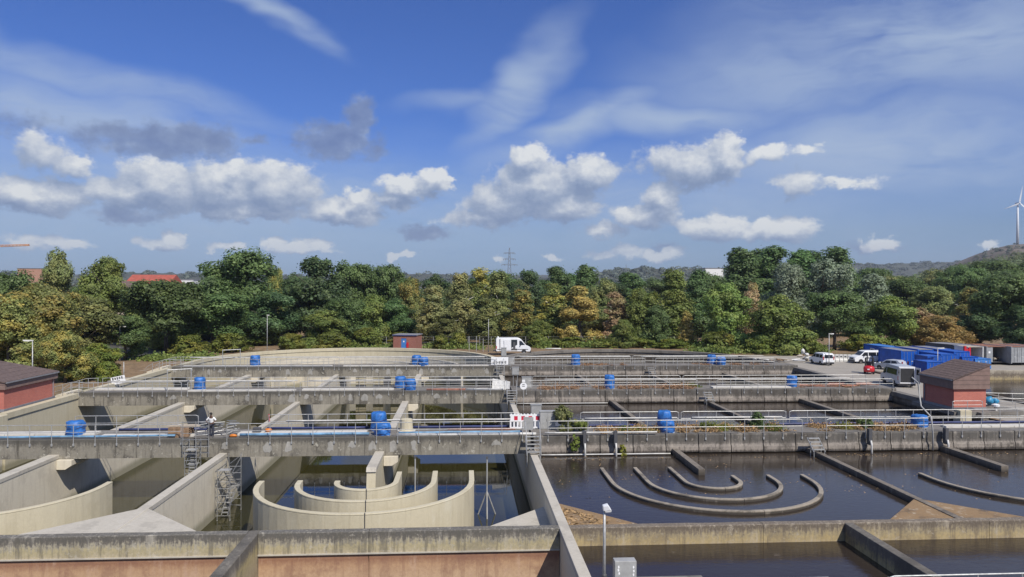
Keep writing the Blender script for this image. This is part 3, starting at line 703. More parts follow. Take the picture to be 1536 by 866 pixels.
pipe(25.6, 40.0, 105.7, 2.0, .06, 'white_pipe', 'white pipe along the farthest walkway at its right end', wob=.02)
# hoses and pipes lying on the nearest walkway
pipe(-44, -20.8, 54.95, 1.16, .075, 'blue_hose', 'light blue hose along the front of the nearest walkway at left', 'hose', .05, 2, 'hose')
pipe(-16.2, -6.9, 54.95, 1.19, .10, 'blue_hose', 'light blue hose between the scaffold and the paired hoods', 'hose', .03, 3, 'hose')
pipe(-4.8, 4.4, 55.5, 1.12, .08, 'blue_hose', 'faded blue hose from the paired hoods to the middle divider', 'hose', .06, 4, 'hose')
pipe(-4.9, 5.4, 54.75, 1.10, .11, 'white_pipe', 'thick white pipe along the front edge left of the middle divider', wob=.04, seed=5)
pipe(6.0, 14.4, 54.3, 1.24, .06, 'white_pipe', 'white pipe on the front railing below the bush', wob=.02, seed=6)
pipe(-1.2, 4.0, 56.9, 1.07, .06, 'orange_pipe', 'dull pink pipe lying behind the blue hose', wob=.03, seed=7)
for a, b, w in ((-26, -19.5, 'behind the wooden pallets'), (-15, -7.3, 'left of the paired hoods'), (-4.6, 3.6, 'right of the paired hoods'), (8, 13.6, 'behind the bush'), (23.5, 47, 'before the brick pump house')):
    pipe(a, b, 57.8, 1.10, .09, 'dark_blue', 'dark blue hose along the rear edge of the nearest walkway ' + w, 'hose', .04, 9, 'hose')
pipe(5.4, 15.3, 53.85, -.28, .05, 'white_pipe', 'white pipe just above the brown water below the nearest walkway', wob=.01, seed=10)
pipe(5.6, 15.3, 77.75, -.28, .05, 'white_pipe', 'white pipe just above the brown water below the middle walkway', wob=.01, seed=11)
pipe(-3.9, .2, 78.6, 1.12, .10, 'orange_pipe', 'salmon pipe lying right of the paired hoods on the middle walkway', wob=.02, seed=12)
pipe(.3, 4.5, 78.6, 1.12, .10, 'white_pipe', 'pale pipe continuing the salmon pipe on the middle walkway', wob=.02, seed=13)
pipe(14.6, 17.4, 131.5, 1.0, .12, 'white_pipe', 'short pale pipe on the far right basin wall', seed=14)
# ------------------------------------------------------------------ blue motor hoods
def hood(x, y, r, h, label, group, seed, small=False, mat='tarp'):
    t = thing('motor_hood', label, 'hood', (x, y, 1.004), 0, group); rn = random.Random(seed)
    n = 22; prof = [(r*.97, 0), (r*1.02, h*.12), (r, h*.30), (r*.985, h*.48), (r*1.015, h*.55), (r*.99, h*.80), (r*.93, h*.93), (r*.80, h*.985), (r*.25, h)]
    vs, fs = [], []
    for i, (rr, z) in enumerate(prof):
        for k in range(n):
            a = 2*PI*k/n; q = 1 + (.06*math.sin(3*a+i*1.3+seed)+.04*math.sin(7*a-i+seed*2)+rn.uniform(-.05, .05)); vs.append((rr*q*math.cos(a), rr*q*math.sin(a), z+rn.uniform(-.03, .03)*(i > 0)))
    for i in range(len(prof)-1):
        for k in range(n): fs.append((i*n+k, i*n+(k+1) % n, (i+1)*n+(k+1) % n, (i+1)*n+k))
    fs += [tuple(range((len(prof)-1)*n, len(prof)*n))]
    MB().add(vs, fs).part('cover', mat, t, smooth=True)
    for q in ((.22, .60) if not small else (.30,)):
        pts = [(r*1.045*math.cos(2*PI*k/24), r*1.045*math.sin(2*PI*k/24), h*q+.05*math.sin(2*PI*k/24*2+seed)) for k in range(25)]
        MB().tube(pts, .018, 5, False).part('lashing_rope', 'dark_blue', t)
    MB().lathe([(r*1.08, 0), (r*1.08, .05)], 18).part('base_ring', 'grey_paint', t)
    return t
GH = 'blue covered motor hoods on the walkways'
hood(PA-.1, 56.4, .62, 1.05, 'lone blue hood at the left edge of the nearest walkway, left of the pallets', GH, 1)
hood(PB-.35, 56.9, .58, 1.45, 'taller rear one of the two blue hoods by the end of the cream lane wall', GH, 2)
hood(PB+.12, 55.3, .58, .92, 'lower front one of the two blue hoods by the end of the cream lane wall', GH, 3)
hood(PC-.08, 56.9, .52, 1.40, 'rear one of the two blue hoods left of the weedy stretch on the nearest walkway', GH, 4)
hood(PC-.30, 55.3, .54, .90, 'front one of the two blue hoods left of the weedy stretch on the nearest walkway', GH, 5)
hood(PD-.4, 56.6, .60, .95, 'light blue hood at the right end of the nearest walkway', GH, 6, mat='tarp_teal' if False else 'tarp')
hood(PA+.4, 80.6, .56, 1.3, 'lone blue hood at the left end of the middle walkway', GH, 7)
hood(PB-.75, 81.0, .58, 1.25, 'rear left one of the two blue hoods at the middle of the middle walkway', GH, 8)
hood(PB+.45, 79.2, .58, 1.2, 'front right one of the two blue hoods at the middle of the middle walkway', GH, 9)
hood(PC+.1, 79.6, .54, 1.5, 'blue hood among brown weeds on the middle walkway', GH, 10)
hood(PD-.1, 80.2, .56, 1.25, 'blue hood at the right end of the middle walkway, before the yard', GH, 11)
hood(PA-.3, 104.0, .66, 1.45, 'blue hood at the left end of the farthest walkway', GH, 12)
hood(PB-.55, 104.8, .66, 1.35, 'rear left one of the two blue hoods on the farthest walkway below the shed', GH, 13)
hood(PB+.55, 103.4, .66, 1.2, 'front right one of the two blue hoods on the farthest walkway below the shed', GH, 14)
hood(PC+.1, 104.0, .62, 1.5, 'blue hood on the farthest walkway right of the white delivery van', GH, 15)
hood(PD-.9, 104.6, .62, 1.35, 'rear left one of the two blue hoods at the right end of the farthest walkway', GH, 16)
hood(PD+.1, 103.4, .60, 1.15, 'front right one of the two blue hoods at the right end of the farthest walkway', GH, 17)
t = thing('concrete_pot', 'round concrete pot beside the paired hoods on the nearest walkway', 'pot', (PB+1.75, 56.8, 1.004)); MB().lathe([(.5, 0), (.55, .08), (.5, .16), (.46, .9), (.38, .92)], 14).part('pot', 'concrete_cream', t); MB().lathe([(.7, 0), (.72, .06)], 14).part('foot_ring', 'slab_white', t)
# ------------------------------------------------------------------ scaffolds, stairs and poles
def stair_tower(x, y, z, w, l, hgt, label, levels, rz=0):
    t = thing('scaffold_tower', label, 'scaffold', (x, y, z), rz)
    for a in (-w/2, w/2):
        for b, hh in ((-l/2, hgt-.5), (l/2, hgt)):
            MB().tube([(a, b, .18), (a, b, hh)], .027, 6).part('upright', 'steel', t)
            c = MB().lathe([(.03, .02), (.10, .03), (.10, .20), (.04, .26)], 8, (a, b)).part('caster', 'grey_paint', t)
    k = .55
    while k < hgt-.6:
        for b in (-l/2, l/2): MB().tube([(-w/2, b, k), (w/2, b, k)], .020, 5).part('rung', 'steel', t)
        k += .46
    for q in range(int(hgt/.9)):
        z0 = .5+q*.9
        for a in (-w/2, w/2):
            MB().tube([(a, -l/2, z0 + (0 if q % 2 else .8)), (a, l/2, z0+(.8 if q % 2 else 0))], .018, 5).part('brace', 'steel', t)
            MB().tube([(a, -l/2, z0+.9), (a, l/2, z0+.9)], .018, 5).part('ledger', 'steel', t)
    for q in range(levels):
        z0 = .55+q*(hgt-1.2)/levels; z1 = .55+(q+1)*(hgt-1.2)/levels; d = 1 if q % 2 == 0 else -1
        MB().box(-w/2+.05, w/2-.05, d*l/2-.35*d-.3, d*l/2-.35*d+.3, z1-.03, z1+.01).part('platform', 'grey_paint', t)
        for a in (-w/4, w/4): MB().tube([(a, -d*l/2+.2*d, z0), (a, d*l/2-.5*d, z1)], .035, 5).part('stringer', 'steel', t)
        for s in range(6):
            f = (s+.5)/6; yy = -d*l/2+.2*d + f*(d*l-.7*d); zz = z0+f*(z1-z0)
            MB().box(-w/4, w/4, yy-.10, yy+.10, zz-.015, zz+.015).part('tread', 'grey_paint', t)
    return t
stair_tower(DL+1.0, 52.6, ZL-.25, .85, 2.5, 4.25, 'aluminium stair tower on casters standing in the water by the scaffolded divider', 2)
stair_tower(DL-1.9, 53.75, -2.2, .8, .9, 3.3, 'short scaffold hung before the walkway on the left side of the divider', 2)
def steps(x, y, z, w, n, label, rise=.22, run=.27, rz=0.0, rails=True, up=1):
    t = thing('access_steps', label, 'steps', (x, y, z), rz)
    for k in range(n): MB().box(-w/2, w/2, k*run, k*run+run*.95, k*rise+rise-.04, k*rise+rise).part('tread', 'grey_paint', t)
    for a in (-w/2-.03, w/2+.03):
        MB().tube([(a, 0, .05), (a, n*run, n*rise)], .045, 5).part('stringer', 'steel', t)
        if rails:
            MB().tube([(a, 0, 0), (a, 0, .95), (a, n*run, n*rise+1.0), (a, n*run+.6, n*rise+1.0)], .026, 6).part('handrail', 'galvanised', t)
            MB().tube([(a, n*run*.5, n*rise*.5), (a, n*run*.5, n*rise*.5+.98)], .022, 6).part('baluster', 'galvanised', t)
    for k in (0, 2):
        for a in (-w/2, w/2): MB().tube([(a, k*run+.05, -.9), (a, k*run+.05, k*rise+.2)], .03, 5).part('leg', 'galvanised', t)
    return t
steps(MX-.02, 52.6, .0, .95, 5, 'metal steps from the middle divider up to the nearest walkway')
steps(MX-.02, 76.5, .0, .95, 5, 'metal steps from the middle divider up to the middle walkway')
steps(MX-.02, 100.5, .0, .95, 5, 'metal steps from the middle divider up to the farthest walkway')
steps(DR+.0, 52.6, -.05, .80, 4, 'metal steps from the right divider up to the nearest walkway', rails=False)
steps(DR+.0, 76.6, -.05, .80, 4, 'metal steps from the right divider up to the middle walkway', rails=False)
steps(DR+.0, 100.6, -.05, .80, 4, 'metal steps from the right divider up to the farthest walkway', rails=False)
# sloping stair rails at the left ends of the middle and farthest walkway
for y, zz, lab in ((79.9, 1.0, 'curved stair railing at the left end of the middle walkway beside the brick pump house'), (103.9, 1.0, 'curved stair railing at the left end of the farthest walkway')):
    t = thing('stair_railing', lab, 'railing', (XA-.6, y, zz-.7))
    for dy in (-1.6, 1.7):
        MB().tube([(-2.6, dy, 0), (-2.45, dy, .7), (-1.5, dy, 1.35), (0, dy, 1.78), (1.3, dy, 1.82)], .032, 6).part('top_rail', 'galvanised', t)
        MB().tube([(-2.45, dy, .3), (-1.5, dy, .85), (0, dy, 1.28), (1.3, dy, 1.3)], .024, 6).part('mid_rail', 'galvanised', t)
        for px, pz in ((-1.6, 1.3), (-.7, 1.6), (.2, 1.78), (1.2, 1.8)): MB().tube([(px, dy, .0), (px, dy, pz)], .028, 6).part('post', 'galvanised', t)
    for k in range(4): MB().box(-2.4+k*.5, -1.9+k*.5, -1.5, 1.6, 0, .18*(k+1)-.03).part('step', 'concrete_pale', t)
# taller square frame over the leftmost hood of middle / farthest walkway
for x, y, lab in ((PA-1.5, 80.0, 'grey lifting frame left of the blue hood on the middle walkway'), (PA-3.6, 104.4, 'grey lifting frame left of the blue hood on the farthest walkway')):
    t = thing('lifting_frame', lab, 'frame', (x, y, 1.0))
    for a in (-1.0, 1.0): MB().tube([(a, a*.6, 0), (a, a*.6, 2.2)], .05, 6).part('upright', 'galvanised', t)
    MB().tube([(-1.05, -.63, 2.2), (1.05, .63, 2.2)], .05, 6).part('crossbar', 'galvanised', t)
# level poles in the drained basin
def pole(x, y, ztop, zbot, label, feet):
    t = thing('probe_pole', label, 'pole', (x, y, zbot)); h = ztop-zbot
    MB().tube([(0, 0, 0), (0, 0, h)], .05, 8).part('pole', 'grey_paint', t)
    if feet:
        for k in range(3):
            a = PI/2 + 2*PI*k/3 + PI; MB().tube([(0, 0, 1.75), (math.cos(a)*.72, math.sin(a)*.72, 0)], .05, 6).part('leg', 'grey_paint', t)
    MB().box(-.07, .07, -.07, .07, h, h+.16).part('cap', 'dark_grey', t)
pole(-3.35, 52.0, .0, -4.0, 'plain grey probe pole standing in the drained basin left of the tripod pole', False)
pole(1.65, 51.4, .05, -3.95, 'grey probe pole on a tripod foot in the drained basin', True)
for k, (x, y, lab) in enumerate(((8.9, 53.9, 'white pipe strut below the hanging plant'), (11.2, 53.9, 'white pipe strut right of the hanging plant'), (30.6, 53.9, 'left one of two pipe struts at the right end of the nearest walkway'), (36.6, 53.9, 'right one of two pipe struts at the right end of the nearest walkway'))):
    t = thing('pipe_strut', lab, 'pipe', (x, y, -.75)); MB().tube([(0, -.25, 0), (0, -.25, .95), (0, -.15, 1.3)], .075, 8).part('pipe', 'white_pipe', t, smooth=True); MB().box(-.12, .12, -.10, .25, .95, 2.15).part('bracket', 'dark_grey', t)
# tall bent pipe at the right end of the nearest walkway
MB().tube([(35.6, 54.0, -.3), (35.6, 54.0, 1.0), (35.6, 54.2, 2.2), (35.3, 55.0, 2.9), (35.6, 55.6, 3.4), (35.55, 55.8, 4.6), (35.3, 56.2, 5.0)], .055, 8).solo('bent_pipe', 'grey_paint', 'tall bent grey pipe rising in front of the brick pump house yard', 'pipe', smooth=True)
# clutter at the scaffold: pallets, tools, tubes
t = thing('pallet_stack', 'stack of wooden pallets on the nearest walkway left of the scaffold', 'pallets', (-20.6, 55.6, 1.004))
for k in range(5):
    z = k*.145
    for b in (-.5, 0, .5): MB().box(-.72, .72, b-.06, b+.06, z, z+.10).part('bearer', 'wood', t)
    for b in range(5): MB().box(-.75, .75, -.55+b*.24, -.37+b*.24, z+.102, z+.14).part('board', 'wood', t)
MB().box(-.95, 1.4, -.3, -.05, .74, .82).part('loose_board', 'beige_wall', t); MB().box(-.6, 1.1, .1, .35, .74, .81).part('loose_board', 'beige_wall', t)
rn = random.Random(3)
for k in range(3):
    t = thing('tube_bundle', ['stack of scaffold tubes lying left of the person on the nearest walkway', 'stack of scaffold tubes lying beside the person on the nearest walkway', 'heap of scaffold frames right of the person'][k], 'tubes', (-19.0+k*.95, 55.6+.3*k, 1.004), 0)
    for q in range(12): MB().tube([(rn.uniform(-.6, -.2), rn.uniform(-.4, .4), .03+.085*q), (rn.uniform(.2, .6), rn.uniform(-.4, .4), .03+.085*q+rn.uniform(-.04, .15))], .03, 5).part('tube', 'steel' if q % 3 else 'galvanised', t)
def guard(x, y, label):
    t = thing('scaffold_guard', label, 'scaffold', (x, y, 1.0))
    for a in (-.9, 0, .9): MB().tube([(a, 0, -1.2), (a, 0, 1.35)], .027, 6).part('upright', 'steel', t)
    for zq in (-.9, -.45, 0.05, .5, .95, 1.3): MB().tube([(-.95, 0, zq), (.95, 0, zq)], .022, 5).part('rail', 'steel', t)
guard(-19.0, 54.0, 'scaffold frame in front of the person on the nearest walkway')
MB().blob((0, 0, 0), (.30, .18, .12), 4, 9, 5).solo('work_bag', 'orange_paint', 'orange bag lying right of the scaffold', 'bag', smooth=True).location = (-16.7, 55.0, 1.004)
MB().blob((0, 0, 0), (.26, .2, .13), 5, 9, 5).solo('work_bag', 'orange_paint', 'orange bag lying on the pale slabs left of the blue hose end', 'bag', smooth=True).location = (-14.5, 56.2, 1.15)
MB().box(-.28, .28, -.2, .2, 0, .34).solo('tool_case', 'dark_grey', 'dark tool case between the two orange bags', 'case', bevel=.03).location = (-15.3, 56.1, 1.15)
MB().lathe([(.06, 0), (.07, .05), (.06, .5), (.03, .6)], 10).solo('marker_post', 'red_paint', 'small red marker on the rear railing right of the person', 'marker').location = (-15.0, 58.3, 1.5)
# ------------------------------------------------------------------ person
def person(x, y, z, rz):
    t = thing('person', 'person in a white short sleeved shirt with elbows out, working behind the scaffold frame', 'person', (x, y, z), rz)
    joints = [(0, 0, .95), (0, -.02, 1.12), (0, -.05, 1.28), (0, -.09, 1.40), (0, -.13, 1.50), (0, -.17, 1.58), (0, -.18, 1.70),   # 0-6 pelvis..head
              (-.17, -.08, 1.40), (-.36, -.10, 1.20), (-.16, -.32, 1.08), (-.09, -.38, 1.06),                                  # 7-10 right arm
              (.17, -.08, 1.40), (.36, -.10, 1.20), (.16, -.32, 1.08), (.09, -.38, 1.06),
              (-.10, 0, .88), (-.12, -.06, .48), (-.12, .03, .08), (-.12, -.14, .04),
              (.10, 0, .88), (.12, -.06, .48), (.12, .03, .08), (.12, -.14, .04)]
    rad = [(.15, .11), (.145, .10), (.16, .11), (.15, .10), (.055, .055), (.085, .095), (.075, .085),
           (.065, .065), (.045, .045), (.032, .032), (.035, .02), (.065, .065), (.045, .045), (.032, .032), (.035, .02),
           (.095, .095), (.062, .062), (.042, .042), (.045, .03), (.095, .095), (.062, .062), (.042, .042), (.045, .03)]
    edges = [(0, 1), (1, 2), (2, 3), (3, 4), (4, 5), (5, 6), (3, 7), (7, 8), (8, 9), (9, 10), (3, 11), (11, 12), (12, 13), (13, 14), (0, 15), (15, 16), (16, 17), (17, 18), (0, 19), (19, 20), (20, 21), (21, 22)]
    def skin(name, idx, mat, grow=0.0, cut=None):
        mp = {a: i for i, a in enumerate(idx)}
        me = bpy.data.meshes.new(name); me.from_pydata([joints[a] for a in idx], [(mp[a], mp[b]) for a, b in edges if a in mp and b in mp], [])
        me.materials.append(M[mat]); o = link(name, me, t)
        md = o.modifiers.new('skin', 'SKIN'); md.use_smooth_shade = True
        for i, a in enumerate(idx):
            sv = me.skin_vertices[0].data[i]; sv.radius = (rad[a][0]+grow, rad[a][1]+grow); sv.use_root = (i == 0)
        o.modifiers.new('sub', 'SUBSURF').levels = 1; o.modifiers['sub'].render_levels = 1
        return o
    skin('body', list(range(23)), 'skin')
    skin('shirt', [0, 1, 2, 3, 7, 8, 11, 12], 'white_cloth', .022)
    skin('trousers', [0, 15, 16, 17, 19, 20, 21], 'dark_cloth', .016)
    MB().blob((0, -.16, 1.705), (.105, .115, .105), 8, 12, 8, .08).part('hair', 'hair', t, smooth=True)
    MB().blob((0, -.285, 1.625), (.016, .022, .028), 2, 6, 5, 0).part('nose', 'skin', t, smooth=True)
    for s in (-1, 1):
        MB().blob((s*.034, -.27, 1.655), (.014, .008, .008), 2, 6, 5, 0).part('eye', 'white_cloth', t, smooth=True)
        for k in range(5):
            a = (k-2)*.022
            MB().tube([(s*(.09-.01), -.395, 1.06+a*.8), (s*.06, -.43+.01*abs(k-2), 1.05+a), (s*.045, -.42, 1.03+a)], [.010, .009, .007], 6).part('finger', 'skin', t, smooth=True)
    for s in (-1, 1): MB().blob((s*.12, -.08, .05), (.055, .14, .05), 3, 8, 6, .03).part('shoe', 'dark_grey', t, smooth=True)
person(-18.3, 55.2, 1.002, 0)
# ------------------------------------------------------------------ signs, cabinets, lamps
t = thing('safety_barrier', 'red and white plastic safety barrier on the nearest walkway by the middle divider', 'barrier', (4.75, 57.3, 1.0), -.02)
w = 1.15
MB().box(-w, w, -.03, .03, .98, 1.10).part('top_bar', 'sign_white', t); MB().box(-w, w, -.025, .025, 0.02, .14).part('bottom_bar', 'sign_white', t); MB().box(-w, w, -.03, .03, .58, .66).part('mid_bar', 'sign_white', t)
for k in range(9): MB().box(-w+k*(2*w-.12)/8, -w+k*(2*w-.12)/8+.12, -.02, .02, .14, .58).part('baluster', 'sign_white', t)
for k in range(4): MB().box(-w+.05+k*.56, -w+.33+k*.56, -.028, .028, .66, .98).part('white_field', 'sign_white', t); MB().box(-w+.33+k*.56, -w+.61+k*.56, -.026, .026, .66, .98).part('red_field', 'sign_red', t)
for k in range(9): MB().blob((-w+.1+k*.26, 0, 1.12), (.07, .03, .05), k, 6, 4, 0).part('knob', 'sign_white', t)
MB().box(.05, .62, -.045, -.032, .10, .56).part('plate', 'sign_white', t)
for a, b in (((.14, .18), (.34, .46)), ((.34, .46), (.52, .30))): MB().tube([(a[0], -.05, a[1]), (b[0], -.05, b[1])], .018, 4).part('red_stroke', 'sign_red', t)
for k in (-1, 1): MB().box(k*.9-.05, k*.9+.05, -.3, .3, .0, .05).part('foot', 'dark_grey', t)
def panel_sign(name, x, y, z, w, h, rz, rx, mat, label, cat='sign', marks=None, post=True, ph=None):
    t = thing(name, label, cat, (x, y, z), rz); t.rotation_euler.x = 0
    mb = MB().box(-w/2, w/2, -.015, .015, 0, h); c, s = math.cos(rx), math.sin(rx); c2, s2 = 1, 0
    mb.part('panel', mat, t)
    if marks:
        for a0, a1, b0, b1 in marks: MB().box(-w/2+a0*w, -w/2+a1*w, -.022, -.0155, b0*h, b1*h).part('letter_mark', 'sign_black', t)
    if post: MB().tube([(0, .05, -(ph or .8)), (0, .05, h*.8)], .03, 6).part('post', 'galvanised', t)
    if rx: t.rotation_euler.y = rx
    return t
rn = random.Random(5)
panel_sign('notice_board', at(750, 102.3), 102.3, 1.25, 2.4, 1.05, .0, .0, 'sign_white', 'white notice board with small dark lettering at the middle of the farthest walkway', marks=[(.10+.09*k, .10+.09*k+.05, .12+.05*(k % 2), .42+.04*(k % 3)) for k in range(9)], ph=1.0)
panel_sign('tilted_sign', at(191, 88), 86, .95, 1.5, .85, .1, -.2, 'sign_white', 'white sign with dark lettering, tilted, at the edge of the trees on the left', marks=[(.10+.16*k, .10+.16*k+.10, .58+.03*(k % 2), .90) for k in range(5)]+[(.30, .62, .40, .47)], ph=1.1)
panel_sign('grey_panel', at(793, 55.2), 55.0, 1.35, .75, .95, -.15, 0, 'grey_paint', 'bare grey back of a panel leaning at the middle of the nearest walkway', 'panel', ph=.6)
t = thing('round_sign', 'round white traffic style sign on a thin post at the middle divider', 'sign', (at(786, 74), 74.2, -.9)); MB().tube([(0, 0, 0), (0, 0, 3.6)], .03, 6).part('post', 'galvanised', t)
MB().extrude_y([(.36*math.cos(2*PI*k/20), 2.95+.36*math.sin(2*PI*k/20)) for k in range(20)], -.05, -.03).part('disc', 'sign_white', t); MB().box(-.14, .14, -.058, -.051, 2.90, 2.97).part('bar', 'sign_black', t); MB().box(-.12, .12, -.058, -.051, 3.08, 3.14).part('bar', 'sign_black', t)
MB().box(-.15, .15, -.05, -.03, 3.36, 3.58).part('small_plate', 'sign_white', t)
def cabinet(x, y, z, w, h, d, label, mat='grey_paint', legs=.0, doors=2, rz=0):
    t = thing('switch_cabinet', label, 'cabinet', (x, y, z), rz)
    if legs:
        for a in (-w*.3, w*.3): MB().box(a-.04, a+.04, -.04, .04, 0, legs).part('leg', 'steel', t)
    MB().box(-w/2, w/2, -d/2, d/2, legs, legs+h).part('housing', mat, t, bevel=.02)
    MB().box(-w/2-.04, w/2+.04, -d/2-.06, d/2+.04, legs+h+.002, legs+h+.05).part('roof', mat, t, bevel=.01)
    for k in range(doors):
        a, b = -w/2+.03+k*(w-.06)/doors, -w/2+.03+(k+1)*(w-.06)/doors
        o = MB().box(a+.008, b-.008, -d/2-.02, -d/2-.001, legs+.05, legs+h-.04).part('door', mat, t)
        MB().box(b-.09, b-.06, -d/2-.04, -d/2-.02, legs+h*.45, legs+h*.58).part('handle', 'dark_grey', o)
    return t
cabinet(at(822, 57), 57.2, 1.0, 1.2, 1.35, .5, 'double door grey cabinet left of the bush on the nearest walkway')
cabinet(at(804, 60), 59.6, -.95, .85, 1.0, .3, 'grey box on a leg behind the double door cabinet', legs=2.4, doors=1)
cabinet(at(790, 81), 80.6, 1.0, 1.05, 1.15, .4, 'grey cabinet at the middle of the middle walkway behind the round sign', doors=1)
cabinet(at(774, 84), 84.5, -.95, .8, .85, .3, 'small grey box on a leg behind the middle walkway', legs=2.9, doors=1)
cabinet(at(756, 108), 108.0, -.5, .75, 1.2, .4, 'grey cabinet right below the rear of the white delivery van', legs=2.4, doors=1)
cabinet(at(768, 104), 104.6, 1.0, .75, 1.05, .4, 'grey cabinet right of the white notice board', doors=1)
t = thing('metal_sheet', 'corrugated metal sheet leaning on the middle walkway at the middle divider', 'sheet', (at(752, 79), 79.6, 1.0), 0)
nn = 14; vs = []; fs = []
for k in range(nn*2+1):
    x = -.95+1.9*k/(nn*2); dz = .02*(k % 2); vs += [(x+.10*0, -.05+dz-.3, .05+.0), (x+.10, .35+dz, 1.1-.35*k/(nn*2))]
for k in range(nn*2): fs.append((2*k, 2*k+2, 2*k+3, 2*k+1))
o = MB().add(vs, fs).part('sheet', 'galvanised', t); so = o.modifiers.new('s', 'SOLIDIFY'); so.thickness = .015
def lamp_post(x, y, z, h, label, arm=(-.6, 0), head=1, r=.055):
    t = thing('lamp_post', label, 'lamp post', (x, y, z))
    MB().tube([(0, 0, 0), (0, 0, h*.5), (0, 0, h-.02)], [r*1.2, r, r*.8], 8).part('pole', 'galvanised', t, smooth=True)
    MB().lathe([(r*1.8, 0), (r*1.8, .25), (r*1.3, .28)], 8).part('base_sleeve', 'dark_grey', t)
    hd = MB()
    ax, ay = arm; L = math.hypot(ax, ay) or 1; ux, uy = ax/L, ay/L; vx, vy = -uy, ux
    def q(a, b, c): return (ux*a+vx*b, uy*a+vy*b, h+c)
    if L > .1:
        hd.add([q(-.08, -.05, -.02), q(-.08, .05, -.02), q(L, .11, .02), q(L, -.11, .02), q(-.08, -.05, .10), q(-.08, .05, .10), q(L, .07, .12), q(L, -.07, .12)], [(3,2,1,0),(4,5,6,7),(0,1,5,4),(1,2,6,5),(2,3,7,6),(3,0,4,7)])
        hd.part('lamp_head', 'white_pipe', t, bevel=.015)
        MB().add([q(L*.35, -.07, -.035), q(L*.35, .07, -.035), q(L*.95, .09, -.01), q(L*.95, -.09, -.01), q(L*.35, -.07, .0), q(L*.35, .07, .0), q(L*.95, .09, .02), q(L*.95, -.09, .02)], [(3,2,1,0),(4,5,6,7),(0,1,5,4),(1,2,6,5),(2,3,7,6),(3,0,4,7)]).part('lens', 'lamp_glass', t)
    return t
# nearest lamp: hooded head with a glass bowl
X, Y = at(908, 27.5), 27.5
t = thing('lamp_post', 'nearest lamp post with a white hooded head, in front of the brown water', 'lamp post', (X, Y, .884))
MB().tube([(0, 0, 0), (0, 0, 1.5), (0, 0, 2.72)], [.062, .055, .045], 10).part('pole', 'galvanised', t, smooth=True); MB().lathe([(.10, 0), (.10, .32), (.07, .36)], 10).part('base_sleeve', 'dark_grey', t)
MB().add([(-.06, -.10, 2.72), (.24, -.20, 2.78), (.24, .16, 2.80), (-.06, .10, 2.74), (-.08, -.11, 2.93), (.12, -.17, 2.98), (.12, .12, 2.98), (-.08, .10, 2.93)], [(3,2,1,0),(4,5,6,7),(0,1,5,4),(1,2,6,5),(2,3,7,6),(3,0,4,7)]).part('lamp_head', 'white_paint', t, bevel=.03)
MB().add([(.02, -.12, 2.69), (.22, -.18, 2.72), (.22, .12, 2.73), (.02, .08, 2.71), (-.0, -.13, 2.735), (.235, -.195, 2.775), (.235, .15, 2.79), (.0, .10, 2.75)], [(3,2,1,0),(4,5,6,7),(0,1,5,4),(1,2,6,5),(2,3,7,6),(3,0,4,7)]).part('lens', 'lamp_glass', t)
t = thing('switch_cabinet', 'pale grey cabinet with white scuffs at the bottom edge beside the nearest lamp post', 'cabinet', (at(938.5, 27.4), 27.4, .884))
MB().box(-.41, .41, -.2, .2, 0, .92).part('housing', 'grey_paint', t, bevel=.02)
for k, (a, b) in enumerate(((-.30, .74), (-.31, .62), (-.28, .50), (.26, .72), (.27, .58), (.26, .44))): MB().add([(a, -.203, b), (a+.05, -.203, b+.03), (a+.07, -.203, b-.05), (a+.02, -.203, b-.09)], [(0, 1, 2, 3)]).part('scuff', 'sign_white', t)
railing(at(1165, 25.0), at(1252, 25.0), 24.9, .77, 'short railing whose top just shows at the bottom edge near the right channel wall', 'railings at the bottom edge', h=1.18, step=1.0)
railing(at(1330, 25.0), at(1600, 25.0), 24.9, .77, 'railing whose top just shows at the bottom right corner', 'railings at the bottom edge', h=1.18)
lamp_post(at(49, 78), 78, .3, hz(513, at(49, 78), 78)-.3-.1, 'lamp post behind the left brick pump house', arm=(-.85, -.1))
lamp_post(at(401, 128), 128, .3, hz(475, at(401, 128), 128)-.3, 'thin lamp post before the dark trees left of the shed', arm=(.35, 0))
lamp_post(at(733, 133), 133, .3, hz(479, at(733, 133), 133)-.3, 'thin tall post left of the white delivery van', arm=(.0, 0))
lamp_post(at(1244, 108), 108, .3, hz(500, at(1244, 108), 108)-.3, 'lamp post in the yard beside the small white van', arm=(.75, .1))
lamp_post(at(1407, 96), 96, .3, hz(521, at(1407, 96), 96)-.3, 'lamp post among the blue containers behind the right pump house', arm=(.95, .1))
lamp_post(at(180, 118), 118, .3, hz(493, at(180, 118), 118)-.3, 'lamp post half hidden in the trees on the left', arm=(.9, 0))
lamp_post(at(186, 92), 92, .3, hz(545, at(186, 92), 92)-.3, 'thin bare post standing behind the tilted white sign', arm=(0, 0))
